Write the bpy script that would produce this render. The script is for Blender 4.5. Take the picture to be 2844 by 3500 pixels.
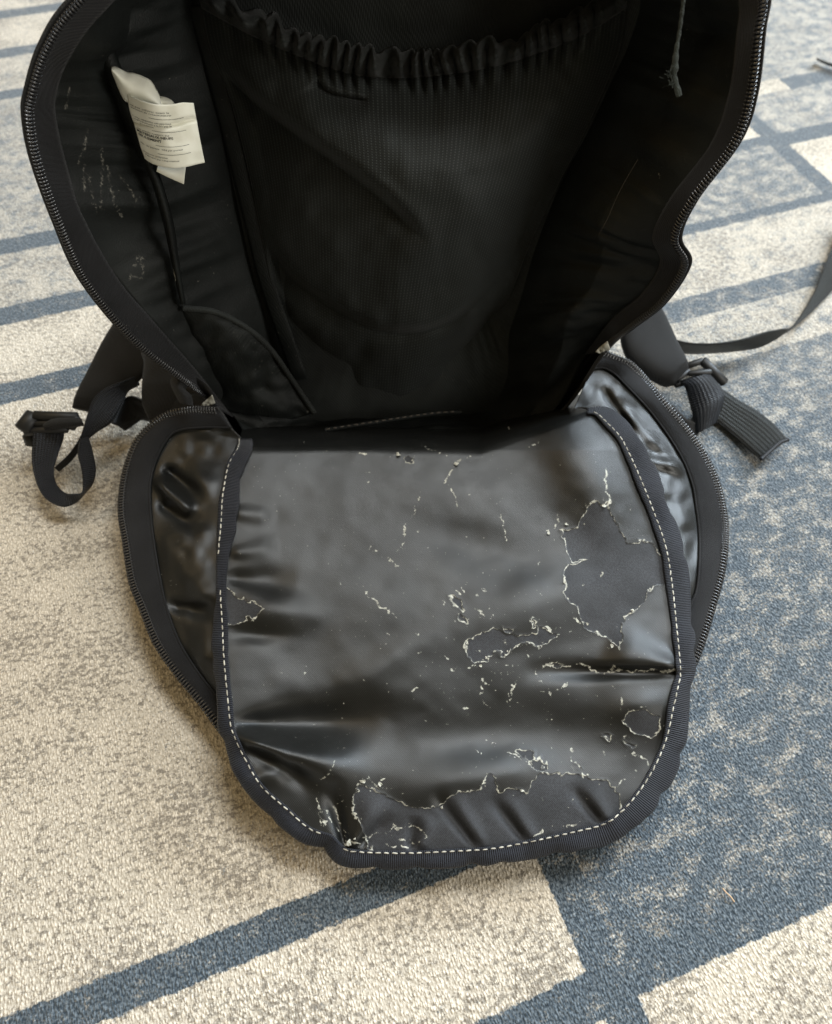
import bpy, bmesh, math, random
import numpy as np
random.seed(7); rng = np.random.default_rng(7)
for o in list(bpy.data.objects): bpy.data.objects.remove(o)
SC = bpy.context.scene
COL = SC.collection
# ------------------------------------------------------------------ camera
F_PX, CX, CY = 2600.0, 1422.0, 1750.0           # lens measured on the 2844 x 3500 photograph
PITCH, ROLL, YAW = math.radians(56.162), math.radians(2.009), math.radians(22.328)
H = 0.55                                        # camera height over the carpet, metres
fw = np.array([0, math.cos(PITCH), -math.sin(PITCH)]); rt = np.array([1.0, 0, 0]); up = np.cross(rt, fw)
cr_, sr_ = math.cos(ROLL), math.sin(ROLL)
RIGHT = rt*cr_ + up*sr_; UP = -rt*sr_ + up*cr_
cam = bpy.data.cameras.new('camera'); camo = bpy.data.objects.new('camera', cam); COL.objects.link(camo)
from mathutils import Matrix, Vector
camo.matrix_world = Matrix(((RIGHT[0], UP[0], -fw[0], 0), (RIGHT[1], UP[1], -fw[1], 0), (RIGHT[2], UP[2], -fw[2], H), (0, 0, 0, 1)))
cam.sensor_fit = 'VERTICAL'; cam.sensor_height = 36; cam.lens = F_PX/3500*36
cam.clip_start = 0.01; cam.clip_end = 100
cam.dof.use_dof = True; cam.dof.focus_distance = 0.52; cam.dof.aperture_fstop = 6.5
SC.camera = camo
# ------------------------------------------------------------------ world and lamps
W = bpy.data.worlds.new('World'); SC.world = W; W.use_nodes = True
bg = W.node_tree.nodes['Background']; bg.inputs[0].default_value = (1.0, 0.84, 0.56, 1); bg.inputs[1].default_value = 0.19
def area(name, loc, target, size, power, color, sy=None):
    l = bpy.data.lights.new(name, 'AREA'); l.shape = 'RECTANGLE'; l.size = size; l.size_y = sy or size
    l.energy = power; l.color = color
    o = bpy.data.objects.new(name, l); COL.objects.link(o); o.location = loc
    o.rotation_euler = (Vector(target)-Vector(loc)).to_track_quat('-Z', 'Y').to_euler()
    return o
area('ceiling_panel_far_right', (0.46, 1.12, 2.4), (0.1, 0.3, 0), 1.4, 46, (0.95, 0.98, 0.98), 0.55)
area('window_right', (2.5, 2.7, 2.0), (0.0, 0.3, 0.1), 1.6, 175, (0.77, 0.89, 1.0), 1.4)
area('ceiling_panel_far_left', (-1.5, 0.9, 2.4), (-0.1, 0.4, 0), 1.2, 8, (1.0, 0.70, 0.34), 0.6)
area('fill_near_right', (2.3, -0.7, 1.4), (0, 0.5, 0.15), 1.0, 30, (1.0, 0.98, 0.92), 1.0)  # added fill lamp that brightens the pocket, left inner wall and label
SC.view_settings.view_transform = 'Standard'; SC.view_settings.look = 'None'
SC.view_settings.exposure = 0.27; SC.view_settings.gamma = 1.0; SC.view_settings.use_curve_mapping = False
# ------------------------------------------------------------------ geometry helpers
def ray(px, py):
    px = np.asarray(px, float); py = np.asarray(py, float)
    a = (px-CX)/F_PX; b = -(py-CY)/F_PX
    return a[..., None]*RIGHT + b[..., None]*UP + fw
def U(px, py, z):                                # point of the place at height z seen in direction (px, py)
    d = ray(px, py); t = (np.asarray(z, float)-H)/d[..., 2]
    return np.array([0, 0, H]) + d*t[..., None]
def UY(px, py, Y):                               # the same at forward distance Y
    d = ray(px, py); t = np.asarray(Y, float)/d[..., 1]
    return np.array([0, 0, H]) + d*t[..., None]
def spl(P, n, closed=False, arc=True):
    """Catmull-Rom through rows of P; n samples (arc: evenly spaced)"""
    P = np.asarray(P, float); m = len(P)
    if closed: Q = np.vstack([P[-1:], P, P[:2]]); segs = m
    else: Q = np.vstack([2*P[0]-P[1], P, 2*P[-1]-P[-2]]); segs = m-1
    def ev(t):
        i = np.clip(np.floor(t).astype(int), 0, segs-1); f = (t-i)[:, None]
        a, b, c, d = Q[i], Q[i+1], Q[i+2], Q[i+3]
        return 0.5*((2*b)+(-a+c)*f+(2*a-5*b+4*c-d)*f**2+(-a+3*b-3*c+d)*f**3)
    if not arc: return ev(np.linspace(0, segs, n, endpoint=not closed))
    tt = np.linspace(0, segs, 40*segs+1); X = ev(tt)
    L = np.concatenate([[0], np.cumsum(np.linalg.norm(np.diff(X[:, :2] if X.shape[1] > 3 else X, axis=0), axis=1))])
    return ev(np.interp(np.linspace(0, L[-1], n, endpoint=not closed), L, tt))
def interp(x, xs, ys): return np.interp(x, xs, ys)
def sm(x, a, b):
    t = np.clip((np.asarray(x, float)-a)/(b-a), 0, 1); return t*t*(3-2*t)
def _h(ix, iy, s):
    v = np.sin(ix*127.1+iy*311.7+s*74.7)*43758.5453; return v-np.floor(v)
def vn(x, y, s=0):
    x = np.asarray(x, float); y = np.asarray(y, float); ix = np.floor(x); iy = np.floor(y); fx = x-ix; fy = y-iy
    fx = fx*fx*(3-2*fx); fy = fy*fy*(3-2*fy)
    return (_h(ix, iy, s)*(1-fx)+_h(ix+1, iy, s)*fx)*(1-fy)+(_h(ix, iy+1, s)*(1-fx)+_h(ix+1, iy+1, s)*fx)*fy*1.0
def fbm(x, y, s=0, o=3):
    r = 0; a = 0.5
    for k in range(o): r = r+a*vn(x*2**k, y*2**k, s+k*13); a *= 0.5
    return r/(1-0.5**o)
def mesh_obj(name, verts, faces, mat, parent=None, smooth=True):
    me = bpy.data.meshes.new(name); me.from_pydata([tuple(v) for v in np.asarray(verts).tolist()], [], faces); me.update()
    if smooth: me.polygons.foreach_set('use_smooth', [True]*len(me.polygons))
    if mat: me.materials.append(mat)
    o = bpy.data.objects.new(name, me); COL.objects.link(o)
    if parent: o.parent = parent
    return o
def gfaces(nr, nc, closed=False):
    F = []
    for i in range(nr-1):
        for j in range(nc if closed else nc-1):
            k = (j+1) % nc
            F.append((i*nc+j, i*nc+k, (i+1)*nc+k, (i+1)*nc+j))
    return F
def grid(name, V, mat, parent=None, closed=False, smooth=True, solid=0, offset=0):
    V = np.asarray(V); nr, nc = V.shape[:2]
    o = mesh_obj(name, V.reshape(-1, 3), gfaces(nr, nc, closed), mat, parent, smooth)
    if solid:
        m = o.modifiers.new('thickness', 'SOLIDIFY'); m.thickness = solid; m.offset = offset
    return o
def ribbon(name, A, B, mat, parent, n=60, m=6, arch=0.0, solid=0.0014):
    """webbing between two edge polylines of (px, py, z)"""
    A = spl(A, n, arc=False); B = spl(B, n, arc=False)
    s = np.linspace(0, 1, m)
    P = A[:, None, :]*(1-s)[None, :, None]+B[:, None, :]*s[None, :, None]
    z = P[..., 2]+arch*np.sin(np.pi*s)[None, :]
    V = U(P[..., 0], P[..., 1], z); o = grid(name, V, mat, parent, solid=solid)
    L = np.concatenate([[0], np.cumsum(np.linalg.norm(np.diff(V.mean(1), axis=0), axis=1))])
    for nm, arr in (('along', np.repeat(L, m)), ('cross', np.tile(s, n))):
        at = o.data.attributes.new(nm, 'FLOAT', 'POINT'); at.data.foreach_set('value', arr.astype(np.float32))
    return o
def tube(name, P, r, mat, parent, k=8, solidcap=True):
    P = np.asarray(P, float); n = len(P); r = np.broadcast_to(np.asarray(r, float), (n,))
    T = np.gradient(P, axis=0); T /= np.linalg.norm(T, axis=1)[:, None]+1e-12
    ref = np.array([0.13, 0.2, 1.0]); N1 = np.cross(T, ref); N1 /= np.linalg.norm(N1, axis=1)[:, None]+1e-12
    N2 = np.cross(T, N1); a = np.linspace(0, 2*math.pi, k, endpoint=False)
    V = P[:, None, :]+r[:, None, None]*(np.cos(a)[None, :, None]*N1[:, None, :]+np.sin(a)[None, :, None]*N2[:, None, :])
    F = gfaces(n, k, True)
    F.append(tuple(range(k))); F.append(tuple(range((n-1)*k, n*k))[::-1])
    return mesh_obj(name, V.reshape(-1, 3), F, mat, parent)
def empty(name, loc):
    o = bpy.data.objects.new(name, None); COL.objects.link(o); o.location = loc; o.empty_display_size = 0.05; return o
# ------------------------------------------------------------------ material helpers
class NT:
    def __init__(s, name):
        s.m = bpy.data.materials.new(name); s.m.use_nodes = True; s.t = s.m.node_tree
        s.b = s.t.nodes['Principled BSDF']
    def n(s, ty, **k):
        x = s.t.nodes.new('ShaderNode'+ty)
        for a, b in k.items(): setattr(x, a, b)
        return x
    def put(s, sock, v):
        if isinstance(v, bpy.types.NodeSocket): s.t.links.new(v, sock)
        elif v is not None:
            if hasattr(sock.default_value, '__len__') and not hasattr(v, '__len__'): v = (v,)*len(sock.default_value)
            elif hasattr(sock.default_value, '__len__') and len(v) == 3 and len(sock.default_value) == 4: v = (*v, 1)
            sock.default_value = v
    def math(s, op, a, b=None, c=None, clamp=False):
        x = s.n('Math', operation=op, use_clamp=clamp)
        for i, v in enumerate((a, b, c)): s.put(x.inputs[i], v) if v is not None else None
        return x.outputs[0]
    def vmath(s, op, a, b=None):
        x = s.n('VectorMath', operation=op); s.put(x.inputs[0], a)
        if b is not None: s.put(x.inputs[1], b)
        return x.outputs[0]
    def noise(s, vec, scale, detail=2, rough=0.5, dim='3D'):
        x = s.n('TexNoise', noise_dimensions=dim); s.put(x.inputs['Vector'], vec); x.inputs['Scale'].default_value = scale
        x.inputs['Detail'].default_value = detail; x.inputs['Roughness'].default_value = rough; return x.outputs['Fac']
    def wave(s, vec, scale, direction='X', dist=0):
        x = s.n('TexWave', bands_direction=direction); s.put(x.inputs['Vector'], vec); x.inputs['Scale'].default_value = scale
        x.inputs['Distortion'].default_value = dist; return x.outputs['Fac']
    def mix(s, f, a, b):
        x = s.n('Mix', data_type='RGBA'); s.put(x.inputs[0], f); s.put(x.inputs[6], a); s.put(x.inputs[7], b); return x.outputs[2]
    def ramp(s, f, lo, hi, a=0.0, b=1.0, smooth=True):
        x = s.n('MapRange', interpolation_type='SMOOTHSTEP' if smooth else 'LINEAR'); s.put(x.inputs[0], f)
        for i, v in ((1, lo), (2, hi), (3, a), (4, b)): s.put(x.inputs[i], v)
        return x.outputs[0]
    def mapping(s, vec, rot=(0, 0, 0), scale=(1, 1, 1)):
        x = s.n('Mapping'); s.put(x.inputs[0], vec); x.inputs['Rotation'].default_value = rot; x.inputs['Scale'].default_value = scale; return x.outputs[0]
    def coord(s): return s.n('TexCoord').outputs['Object']
    def attr(s, name): return s.n('Attribute', attribute_name=name).outputs['Fac']
    def bump(s, h, strength=0.3, dist=0.001):
        x = s.n('Bump'); s.put(x.inputs['Height'], h); x.inputs['Strength'].default_value = strength; x.inputs['Distance'].default_value = dist
        s.t.links.new(x.outputs[0], s.b.inputs['Normal'])
    def set(s, **k):
        names = dict(color='Base Color', rough='Roughness', spec='Specular IOR Level', sheen='Sheen Weight', metal='Metallic', coat='Coat Weight', coatr='Coat Roughness')
        for a, v in k.items(): s.put(s.b.inputs[names[a]], v)
        return s.m
def cloth(name, col, rough=0.7, spec=0.3, weave=900, strength=0.25, sheen=0.0, dust=0.0, var=0.35):
    g = NT(name); c = g.coord()
    n1 = g.noise(c, 25, 3); n2 = g.noise(c, weave, 1)
    base = g.mix(g.ramp(n1, 0.3, 0.7), tuple(x*(1-var) for x in col), tuple(x*(1+var) for x in col))
    if dust:
        d = g.math('MULTIPLY', g.ramp(g.noise(c, 420, 2, 0.6), 0.68, 0.76), g.ramp(g.noise(c, 28, 2), 0.45, 0.7))
        base = g.mix(g.math('MULTIPLY', d, dust), base, (0.42, 0.40, 0.35))
    w = g.math('ADD', g.wave(g.mapping(c, (0, 0, 0.7)), weave*0.35), g.wave(g.mapping(c, (0.6, 0.9, 0.7)), weave*0.35, 'Y'))
    g.bump(g.math('ADD', w, g.math('MULTIPLY', n2, 1.5)), strength, 0.0004)
    return g.set(color=base, rough=rough, spec=spec, sheen=sheen)
M = {}
M['lining'] = cloth('lining_nylon', (0.0075, 0.0088, 0.0082), 0.62, 0.22, 800, 0.3, 0.0, dust=0.55)
g = NT('lining_scuffed'); c = g.coord()
base = g.mix(g.ramp(g.noise(c, 25, 3), .3, .7), (.0055, .0066, .0062), (.0105, .0122, .0115))
sc = g.math('MULTIPLY', g.ramp(g.math('ADD', g.attr('scuff'), g.math('MULTIPLY', g.math('SUBTRACT', g.noise(c, 420, 3, .7), .5), 44.)), 5., -8.), g.ramp(g.noise(c, 120, 4, .75), .36, .60))
ds = g.math('MULTIPLY', g.ramp(g.noise(c, 420, 2, .6), .70, .77), g.ramp(g.noise(c, 28, 2), .5, .7))
base = g.mix(g.math('MULTIPLY', g.math('MAXIMUM', sc, ds), .7), base, (.30, .285, .245))
g.bump(g.math('ADD', g.noise(c, 900, 1), g.math('MULTIPLY', g.noise(c, 60, 3), 2.)), .35, .0008)
M['scuffed'] = g.set(color=base, rough=.6, spec=.25)
M['pocket'] = cloth('ripstop_pocket', (0.0135, 0.0155, 0.0145), 0.7, 0.25, 700, 0.35, 0.06, dust=0.15)
g = NT('ripstop_grid'); c = g.coord()
dots = g.math('MULTIPLY', g.ramp(g.math('SINE', g.math('MULTIPLY', g.attr('ps'), 620.)), .1, .95), g.ramp(g.math('SINE', g.math('MULTIPLY', g.attr('pt'), 760.)), -.6, .6))
base = g.mix(g.ramp(g.noise(c, 22, 3), .3, .7), (.0098, .0114, .0107), (.0122, .0142, .0133))
base = g.mix(g.math('MULTIPLY', dots, .8), base, (.042, .048, .046))
g.bump(g.math('ADD', dots, g.noise(c, 900, 1)), .4, .0004)
M['ripstop'] = g.set(color=base, rough=.7, spec=.25, sheen=.06)
M['tape'] = cloth('zip_tape', (0.0115, 0.0118, 0.0135), 0.75, 0.25, 1500, 0.7, 0.08, dust=0.12)
M['shell'] = cloth('outer_nylon', (0.012, 0.012, 0.0125), 0.55, 0.4, 700, 0.3, 0.0, dust=0.15)
M['strap'] = cloth('strap_padding', (0.010, 0.010, 0.0102), 0.7, 0.3, 900, 0.5, 0.04, dust=0.08)
M['web'] = cloth('nylon_webbing', (0.010, 0.0112, 0.0145), 0.5, 0.4, 1300, 0.8, 0.04)
M['webg'] = cloth('olive_webbing', (0.009, 0.0100, 0.0088), 0.5, 0.4, 1300, 0.8, 0.04)
def ribbed(name, col):
    g = NT(name); c = g.coord(); a = g.attr('along')
    r1 = g.math('SINE', g.math('MULTIPLY', a, 2*math.pi/0.0018)); r2 = g.math('SINE', g.math('MULTIPLY', g.attr('cross'), 2*math.pi*9))
    h = g.math('ADD', g.math('ADD', r1, g.math('MULTIPLY', r2, 0.7)), g.noise(c, 1500, 1))
    edge = g.ramp(g.math('ABSOLUTE', g.math('SUBTRACT', g.attr('cross'), 0.5)), 0.40, 0.46)
    g.bump(h, 0.7, 0.0006)
    b = g.mix(g.ramp(h, -.6, 1.6), tuple(x*.6 for x in col), tuple(x*1.5 for x in col))
    return g.set(color=g.mix(g.math('MULTIPLY', edge, .5), b, tuple(x*.5 for x in col)), rough=.5, spec=.4)
M['web'] = ribbed('nylon_webbing_ribbed', (0.0115, 0.0130, 0.0170)); M['webg'] = ribbed('olive_webbing_ribbed', (0.0105, 0.0118, 0.0102))
M['cord'] = cloth('grey_cord', (0.060, 0.072, 0.066), 0.8, 0.2, 1500, 0.8, 0.1)
g = NT('black_plastic'); M['plastic'] = g.set(color=(0.012, 0.012, 0.012), rough=0.5, spec=0.4)
g = NT('zip_coil'); M['coil'] = g.set(color=(0.030, 0.030, 0.032), rough=0.22, spec=0.8)
g = NT('cream_thread'); g.bump(g.noise(g.coord(), 3000, 1), 0.4, 0.0003); M['thread'] = g.set(color=g.mix(g.n('ObjectInfo').outputs['Random'], (0.34, 0.32, 0.27), (0.66, 0.64, 0.56)), rough=0.85)
g = NT('grey_thread'); M['thread2'] = g.set(color=(0.09, 0.075, 0.06), rough=0.9)
g = NT('flake_film'); M['flake'] = g.set(color=(0.44, 0.43, 0.37), rough=0.6, spec=0.3)
g = NT('label_paper'); c = g.coord()
M['label'] = g.set(color=g.mix(g.ramp(g.noise(c, 90, 3), 0.35, 0.75), (0.90, 0.90, 0.80), (0.82, 0.82, 0.71)), rough=0.75, spec=0.2)
g = NT('label_ink'); M['ink'] = g.set(color=(0.03, 0.03, 0.027), rough=0.8)
g = NT('lint'); M['lint'] = g.set(color=(0.72, 0.52, 0.34), rough=0.9)

# binding tape: ribs across the tape follow its own length
g = NT('grosgrain_binding'); a = g.attr('along')
ribs = g.n('Math', operation='SINE'); g.put(ribs.inputs[0], g.math('MULTIPLY', a, 2*math.pi/0.0013))
c = g.coord()
g.bump(g.math('ADD', g.math('MULTIPLY', ribs.outputs[0], 1.0), g.noise(c, 1400, 1)), 0.8, 0.0007)
M['binding'] = g.set(color=g.mix(g.ramp(g.noise(c, 40, 3), 0.3, 0.7), (0.011, 0.0128, 0.0195), (0.018, 0.021, 0.031)), rough=0.62, spec=0.35, sheen=0.08)

# coated panel, with film flaked off (attributes peel / crack / spk are distances traced along the torn edges)
def coated(name, flakes=True):
    g = NT(name); c = g.coord()
    tw = g.wave(g.mapping(c, (0, 0, 0.75)), 330, 'X', 0.6); tw2 = g.wave(g.mapping(c, (0, 0, -0.75)), 330, 'X', 0.6)
    weave = g.math('MULTIPLY', tw, tw2)
    n1 = g.noise(c, 18, 4, 0.55); nf = g.noise(c, 900, 2, 0.6)
    base = g.mix(g.ramp(n1, 0.32, 0.7), (0.0060, 0.0064, 0.0060), (0.0115, 0.0120, 0.0112))
    dust = g.math('MULTIPLY', g.ramp(g.noise(c, 620, 1, 0.5), 0.73, 0.80), g.ramp(g.noise(c, 16, 2), 0.40, 0.65))
    base = g.mix(g.math('MULTIPLY', dust, 0.5), base, (0.40, 0.39, 0.34))
    rough = g.ramp(g.noise(c, 30, 4, 0.6), 0.3, 0.7, 0.30, 0.41)
    h = g.math('ADD', g.math('MULTIPLY', weave, 0.5), g.math('MULTIPLY', nf, 0.5))
    if flakes:
        fine = g.math('MULTIPLY', g.math('SUBTRACT', g.noise(c, 620, 5, 0.75), 0.5), 12)
        pe = g.math('ADD', g.attr('peel'), fine)
        inside = g.ramp(pe, 1.5, -1.5)
        cloth_c = g.mix(g.ramp(g.noise(c, 45, 3), 0.3, 0.7), (0.022, 0.0235, 0.027), (0.037, 0.039, 0.045))
        cloth_c = g.mix(g.ramp(nf, .38, .62), g.mix(.55, cloth_c, (0.008, 0.008, 0.009)), cloth_c)
        base = g.mix(inside, base, cloth_c)
        rough = g.math('ADD', g.math('MULTIPLY', inside, 0.36), rough)
        # torn lip: width varies along the edge
        wv = g.ramp(g.noise(c, 170, 4, 0.7), 0.38, 0.66, -0.8, 3.1)
        lip = g.ramp(g.math('SUBTRACT', g.math('ABSOLUTE', g.math('SUBTRACT', pe, 1.0)), wv), 1.2, -0.8)
        crk = g.math('ADD', g.attr('crack'), fine)
        wc = g.ramp(g.noise(c, 210, 4, 0.75), 0.36, 0.64, -2.4, 4.2)
        cr = g.ramp(g.math('SUBTRACT', crk, wc), 1.2, -1.0)
        sp = g.ramp(g.math('ADD', g.attr('spk'), g.math('MULTIPLY', fine, 0.8)), 1.5, -1.5)
        edge = g.math('MAXIMUM', g.math('MAXIMUM', lip, cr), sp)
        ec = g.mix(g.ramp(g.noise(c, 380, 2), 0.35, 0.65), (0.26, 0.255, 0.215), (0.60, 0.59, 0.51))
        base = g.mix(g.math('MULTIPLY', edge, 0.92), base, ec)
        rough = g.math('ADD', g.math('MULTIPLY', edge, 0.3), rough)
        h = g.math('ADD', h, g.math('MULTIPLY', g.math('SUBTRACT', 1.0, inside), 1.1))
    g.bump(h, 0.34, 0.0006)
    return g.set(color=base, rough=rough, spec=0.5)
M['coat'] = coated('coated_fabric_worn'); M['gusset'] = coated('coated_fabric', False)

# ------------------------------------------------------------------ carpet (setting)
def carpet_material():
    g = NT('patterned_carpet'); c = g.coord()
    uv = g.mapping(c, (0, 0, -YAW))
    jag = g.vmath('SUBTRACT', g.n('TexNoise').outputs['Color'], (0.5, 0.5, 0.5))
    nz = g.t.nodes[-1] if False else None
    tn = [x for x in g.t.nodes if x.type == 'TEX_NOISE'][0]; g.put(tn.inputs['Vector'], uv)
    tn.inputs['Scale'].default_value = 200; tn.inputs['Detail'].default_value = 6; tn.inputs['Roughness'].default_value = 0.72
    p = g.vmath('ADD', uv, g.vmath('MULTIPLY', jag, (0.007, 0.007, 0)))
    R = [ # u0, u1, v0, v1, share of cream yarn
        (-8, .118, -6, -.043, .98), (-8, .118, -.017, .062, 1.0), (-8, .118, .085, .589, .97), (-8, .118, .617, .701, .97),
        (-8, .118, .729, .818, .62), (-8, .118, .845, 1.152, .52), (-8, .118, 1.175, 1.268, .66), (-8, .118, 1.295, 1.39, .82), (-8, .118, 1.417, 8, .8),
        (.142, .779, -6, -.040, 1.0), (.142, .779, -.017, .16, .19), (.142, .779, .16, .32, .24), (.142, .779, .32, .405, .33), (.142, .779, .405, .473, .60), (.142, .779, .503, .597, .66), (.142, .779, .612, .725, .36),
        (.142, .779, .745, .835, 1.0), (.142, .779, .863, 8, .9),
        (.803, 8, -6, .47, .40), (.803, 8, .50, .60, .9), (.803, 8, .615, .716, .9), (.803, 8, .744, .834, .47), (.803, .893, .834, .866, .86), (.803, 8, .863, 8, .46)]
    R.append((.142, 8, .42, .60, .20))
    lev = None; sx = None
    for (u0, u1, v0, v1, l) in R:
        q = g.vmath('SUBTRACT', g.vmath('ABSOLUTE', g.vmath('SUBTRACT', p, ((u0+u1)/2, (v0+v1)/2, 0))), ((u1-u0)/2, (v1-v0)/2, 0))
        s = g.n('SeparateXYZ'); g.put(s.inputs[0], q)
        d = g.math('MAXIMUM', s.outputs[0], s.outputs[1])
        v = g.ramp(d, 0.0013, -0.0013, 0, l)
        lev = v if lev is None else g.math('MAXIMUM', lev, v)
    st = g.mapping(uv, (0, 0, 0), (0.75, 1.0, 1))
    mott = g.math('ADD', g.math('MULTIPLY', g.noise(st, 72, 5, 0.66), 0.66), g.math('MULTIPLY', g.noise(st, 620, 1), 0.34))
    thr = g.math('ADD', g.math('MULTIPLY', g.math('SUBTRACT', lev, 0.5), 0.30), 0.5)
    yv = g.math('MULTIPLY', g.math('SUBTRACT', g.noise(uv, 850, 1), .5), .16)
    cream = g.ramp(g.math('ADD', g.math('SUBTRACT', thr, mott), yv), -0.11, 0.06)
    # yarn loops
    yarn = g.noise(g.mapping(uv, (0, 0, 0.0), (1.0, 0.42, 1)), 950, 1, 0.5)
    yarn2 = g.noise(g.mapping(uv, (0, 0, 0.9), (0.5, 1, 1)), 700, 1, 0.5)
    yy = g.math('ADD', g.math('MULTIPLY', yarn, 0.6), g.math('MULTIPLY', yarn2, 0.4))
    blue = g.mix(g.ramp(yy, 0.38, 0.64), (0.036, 0.053, 0.071), (0.165, 0.200, 0.232))
    blue = g.mix(g.math('MULTIPLY', g.ramp(lev, 0.20, 0.6), 0.8), blue, g.mix(g.ramp(yy, 0.38, 0.64), (0.080, 0.099, 0.118), (0.29, 0.325, 0.352)))
    cr = g.mix(g.ramp(yy, 0.32, 0.65), (0.54, 0.475, 0.375), (0.81, 0.74, 0.63))
    # grey-brown flecks spun into the cream yarn, in drifts
    drift = g.noise(st, 22, 2); fleck = g.noise(g.mapping(uv, (0, 0, 0.35), (0.7, 1, 1)), 280, 5, 0.72)
    fl = g.ramp(g.math('ADD', fleck, g.math('MULTIPLY', g.math('SUBTRACT', drift, 0.5), 0.36)), 0.49, 0.59)
    fl = g.math('MULTIPLY', fl, g.ramp(yarn2, 0.30, 0.55, 0.55, 1.0))
    cr = g.mix(g.math('MULTIPLY', fl, 0.82), cr, (0.205, 0.180, 0.150))
    vo = g.n('TexVoronoi'); g.put(vo.inputs['Vector'], g.mapping(uv, (0, 0, 0), (1.0, 0.6, 1))); vo.inputs['Scale'].default_value = 560
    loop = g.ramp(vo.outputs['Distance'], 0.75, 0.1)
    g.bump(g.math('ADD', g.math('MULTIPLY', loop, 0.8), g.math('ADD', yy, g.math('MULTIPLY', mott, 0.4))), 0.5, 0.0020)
    tint = g.ramp(loop, 0, 1, 0.80, 1.10)  # shade between the loops put into the colour: gaps darker, tops lighter
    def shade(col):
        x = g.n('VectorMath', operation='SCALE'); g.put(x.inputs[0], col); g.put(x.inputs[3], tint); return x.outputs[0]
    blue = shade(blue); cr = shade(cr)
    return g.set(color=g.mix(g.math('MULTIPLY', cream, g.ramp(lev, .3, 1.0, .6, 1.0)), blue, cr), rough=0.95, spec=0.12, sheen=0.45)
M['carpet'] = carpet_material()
V = [(-3, -2, 0), (3, -2, 0), (3, 4, 0), (-3, 4, 0)]
car = mesh_obj('carpet', np.array(V), [(0, 1, 2, 3)], M['carpet']); car['kind'] = 'structure'
car['label'] = 'cream and slate blue striped loop pile carpet'

# ------------------------------------------------------------------ the backpack
pack = empty('backpack', (0.0, 0.45, 0.0))
pack['label'] = 'open black backpack with worn peeling lining, its front flap folded down onto carpet'; pack['category'] = 'backpack'
PK = Matrix.Translation((0, -0.45, 0))
def adopt(o):
    o.parent = pack; o.matrix_parent_inverse = PK; return o
def C3(pts):
    """control points (px, py, 'Y'|'z', value) -> positions"""
    out = []
    for q in pts:
        out.append(UY(q[0], q[1], q[3]) if q[2] == 'Y' else U(q[0], q[1], q[3]))
    return np.array(out)
SCUFF = [[(296, 440), (290, 500), (268, 560)], [(345, 490), (352, 560), (345, 640), (348, 720)], [(300, 590), (315, 660), (330, 730)], [(370, 570), (375, 640), (395, 700), (420, 745)], [(410, 600), (440, 640), (470, 690)], [(470, 880), (450, 930), (445, 955)], [(462, 900), (490, 880)], [(440, 930), (480, 950)], [(480, 880), (492, 940)], [(290, 650), (285, 560)], [(240, 300), (225, 370)], [(205, 225), (200, 250)]]
RIM = [(742, 1385, 'Y', .425), (605, 1277, 'Y', .422), (448, 1148, 'Y', .418), (290, 954, 'Y', .414), (196, 750, 'Y', .408), (123, 544, 'Y', .403), (97, 400, 'Y', .400), (105, 316, 'Y', .400), (154, 161, 'Y', .402), (258, 5, 'Y', .407),
       (520, -220, 'Y', .42), (1000, -345, 'Y', .44), (1500, -375, 'Y', .445), (2100, -335, 'Y', .44), (2500, -220, 'Y', .425), (2608, -40, 'Y', .415), (2595, 116, 'Y', .410), (2568, 330, 'Y', .410), (2511, 491, 'Y', .412), (2367, 684, 'Y', .42),
       (2311, 810, 'Y', .426), (2344, 900, 'Y', .428), (2260, 1033, 'Y', .435), (2150, 1120, 'Y', .445), (2064, 1194, 'Y', .456), (1850, 1450, 'z', .045), (1400, 1535, 'z', .038), (900, 1535, 'z', .040)]
def tilt_back(py): return np.interp(py, [-400, 0, 316, 750, 1100], [.085, .060, .042, .014, 0])   # the pack leans back as it rises
RIM = [(x, y, k, v+tilt_back(y) if k == 'Y' else v) for x, y, k, v in RIM]
TAPE = [(800, 1420), (675, 1262), (524, 1087), (403, 942), (282, 724), (235, 575), (200, 430), (192, 330), (235, 200), (350, 40), (590, -160), (1020, -275), (1490, -305), (2050, -265), (2420, -165), (2520, -30), (2515, 130), (2488, 320), (2425, 490), (2290, 670), (2230, 800), (2255, 890), (2190, 1000), (2090, 1085), (2000, 1205), (1830, 1452), (1400, 1530), (930, 1530)]
TAPE = [(x, y, r[2], r[3]+.013 if r[2] == 'Y' else r[3]-.006) for (x, y), r in zip(TAPE, RIM)]
SEAM = [(900, 1440, 'z', .030), (800, 1265, 'Y', .458), (690, 1105, 'Y', .458), (600, 920, 'Y', .460), (570, 780, 'Y', .465), (535, 640, 'Y', .470), (500, 500, 'Y', .472), (450, 380, 'Y', .475), (395, 230, 'Y', .480), (440, 60, 'Y', .485), (640, -100, 'Y', .50), (1010, -230, 'Y', .50), (1480, -260, 'Y', .50), (1980, -220, 'Y', .50), (2300, -120, 'Y', .50), (2380, 0, 'Y', .49), (2360, 160, 'Y', .48), (2320, 310, 'Y', .475), (2230, 480, 'Y', .47), (2130, 640, 'Y', .47), (2060, 780, 'Y', .465), (2060, 880, 'Y', .460), (2010, 1000, 'Y', .460), (1940, 1100, 'Y', .462), (1900, 1240, 'Y', .465), (1760, 1445, 'z', .022), (1400, 1500, 'z', .020), (1020, 1500, 'z', .022)]
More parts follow.
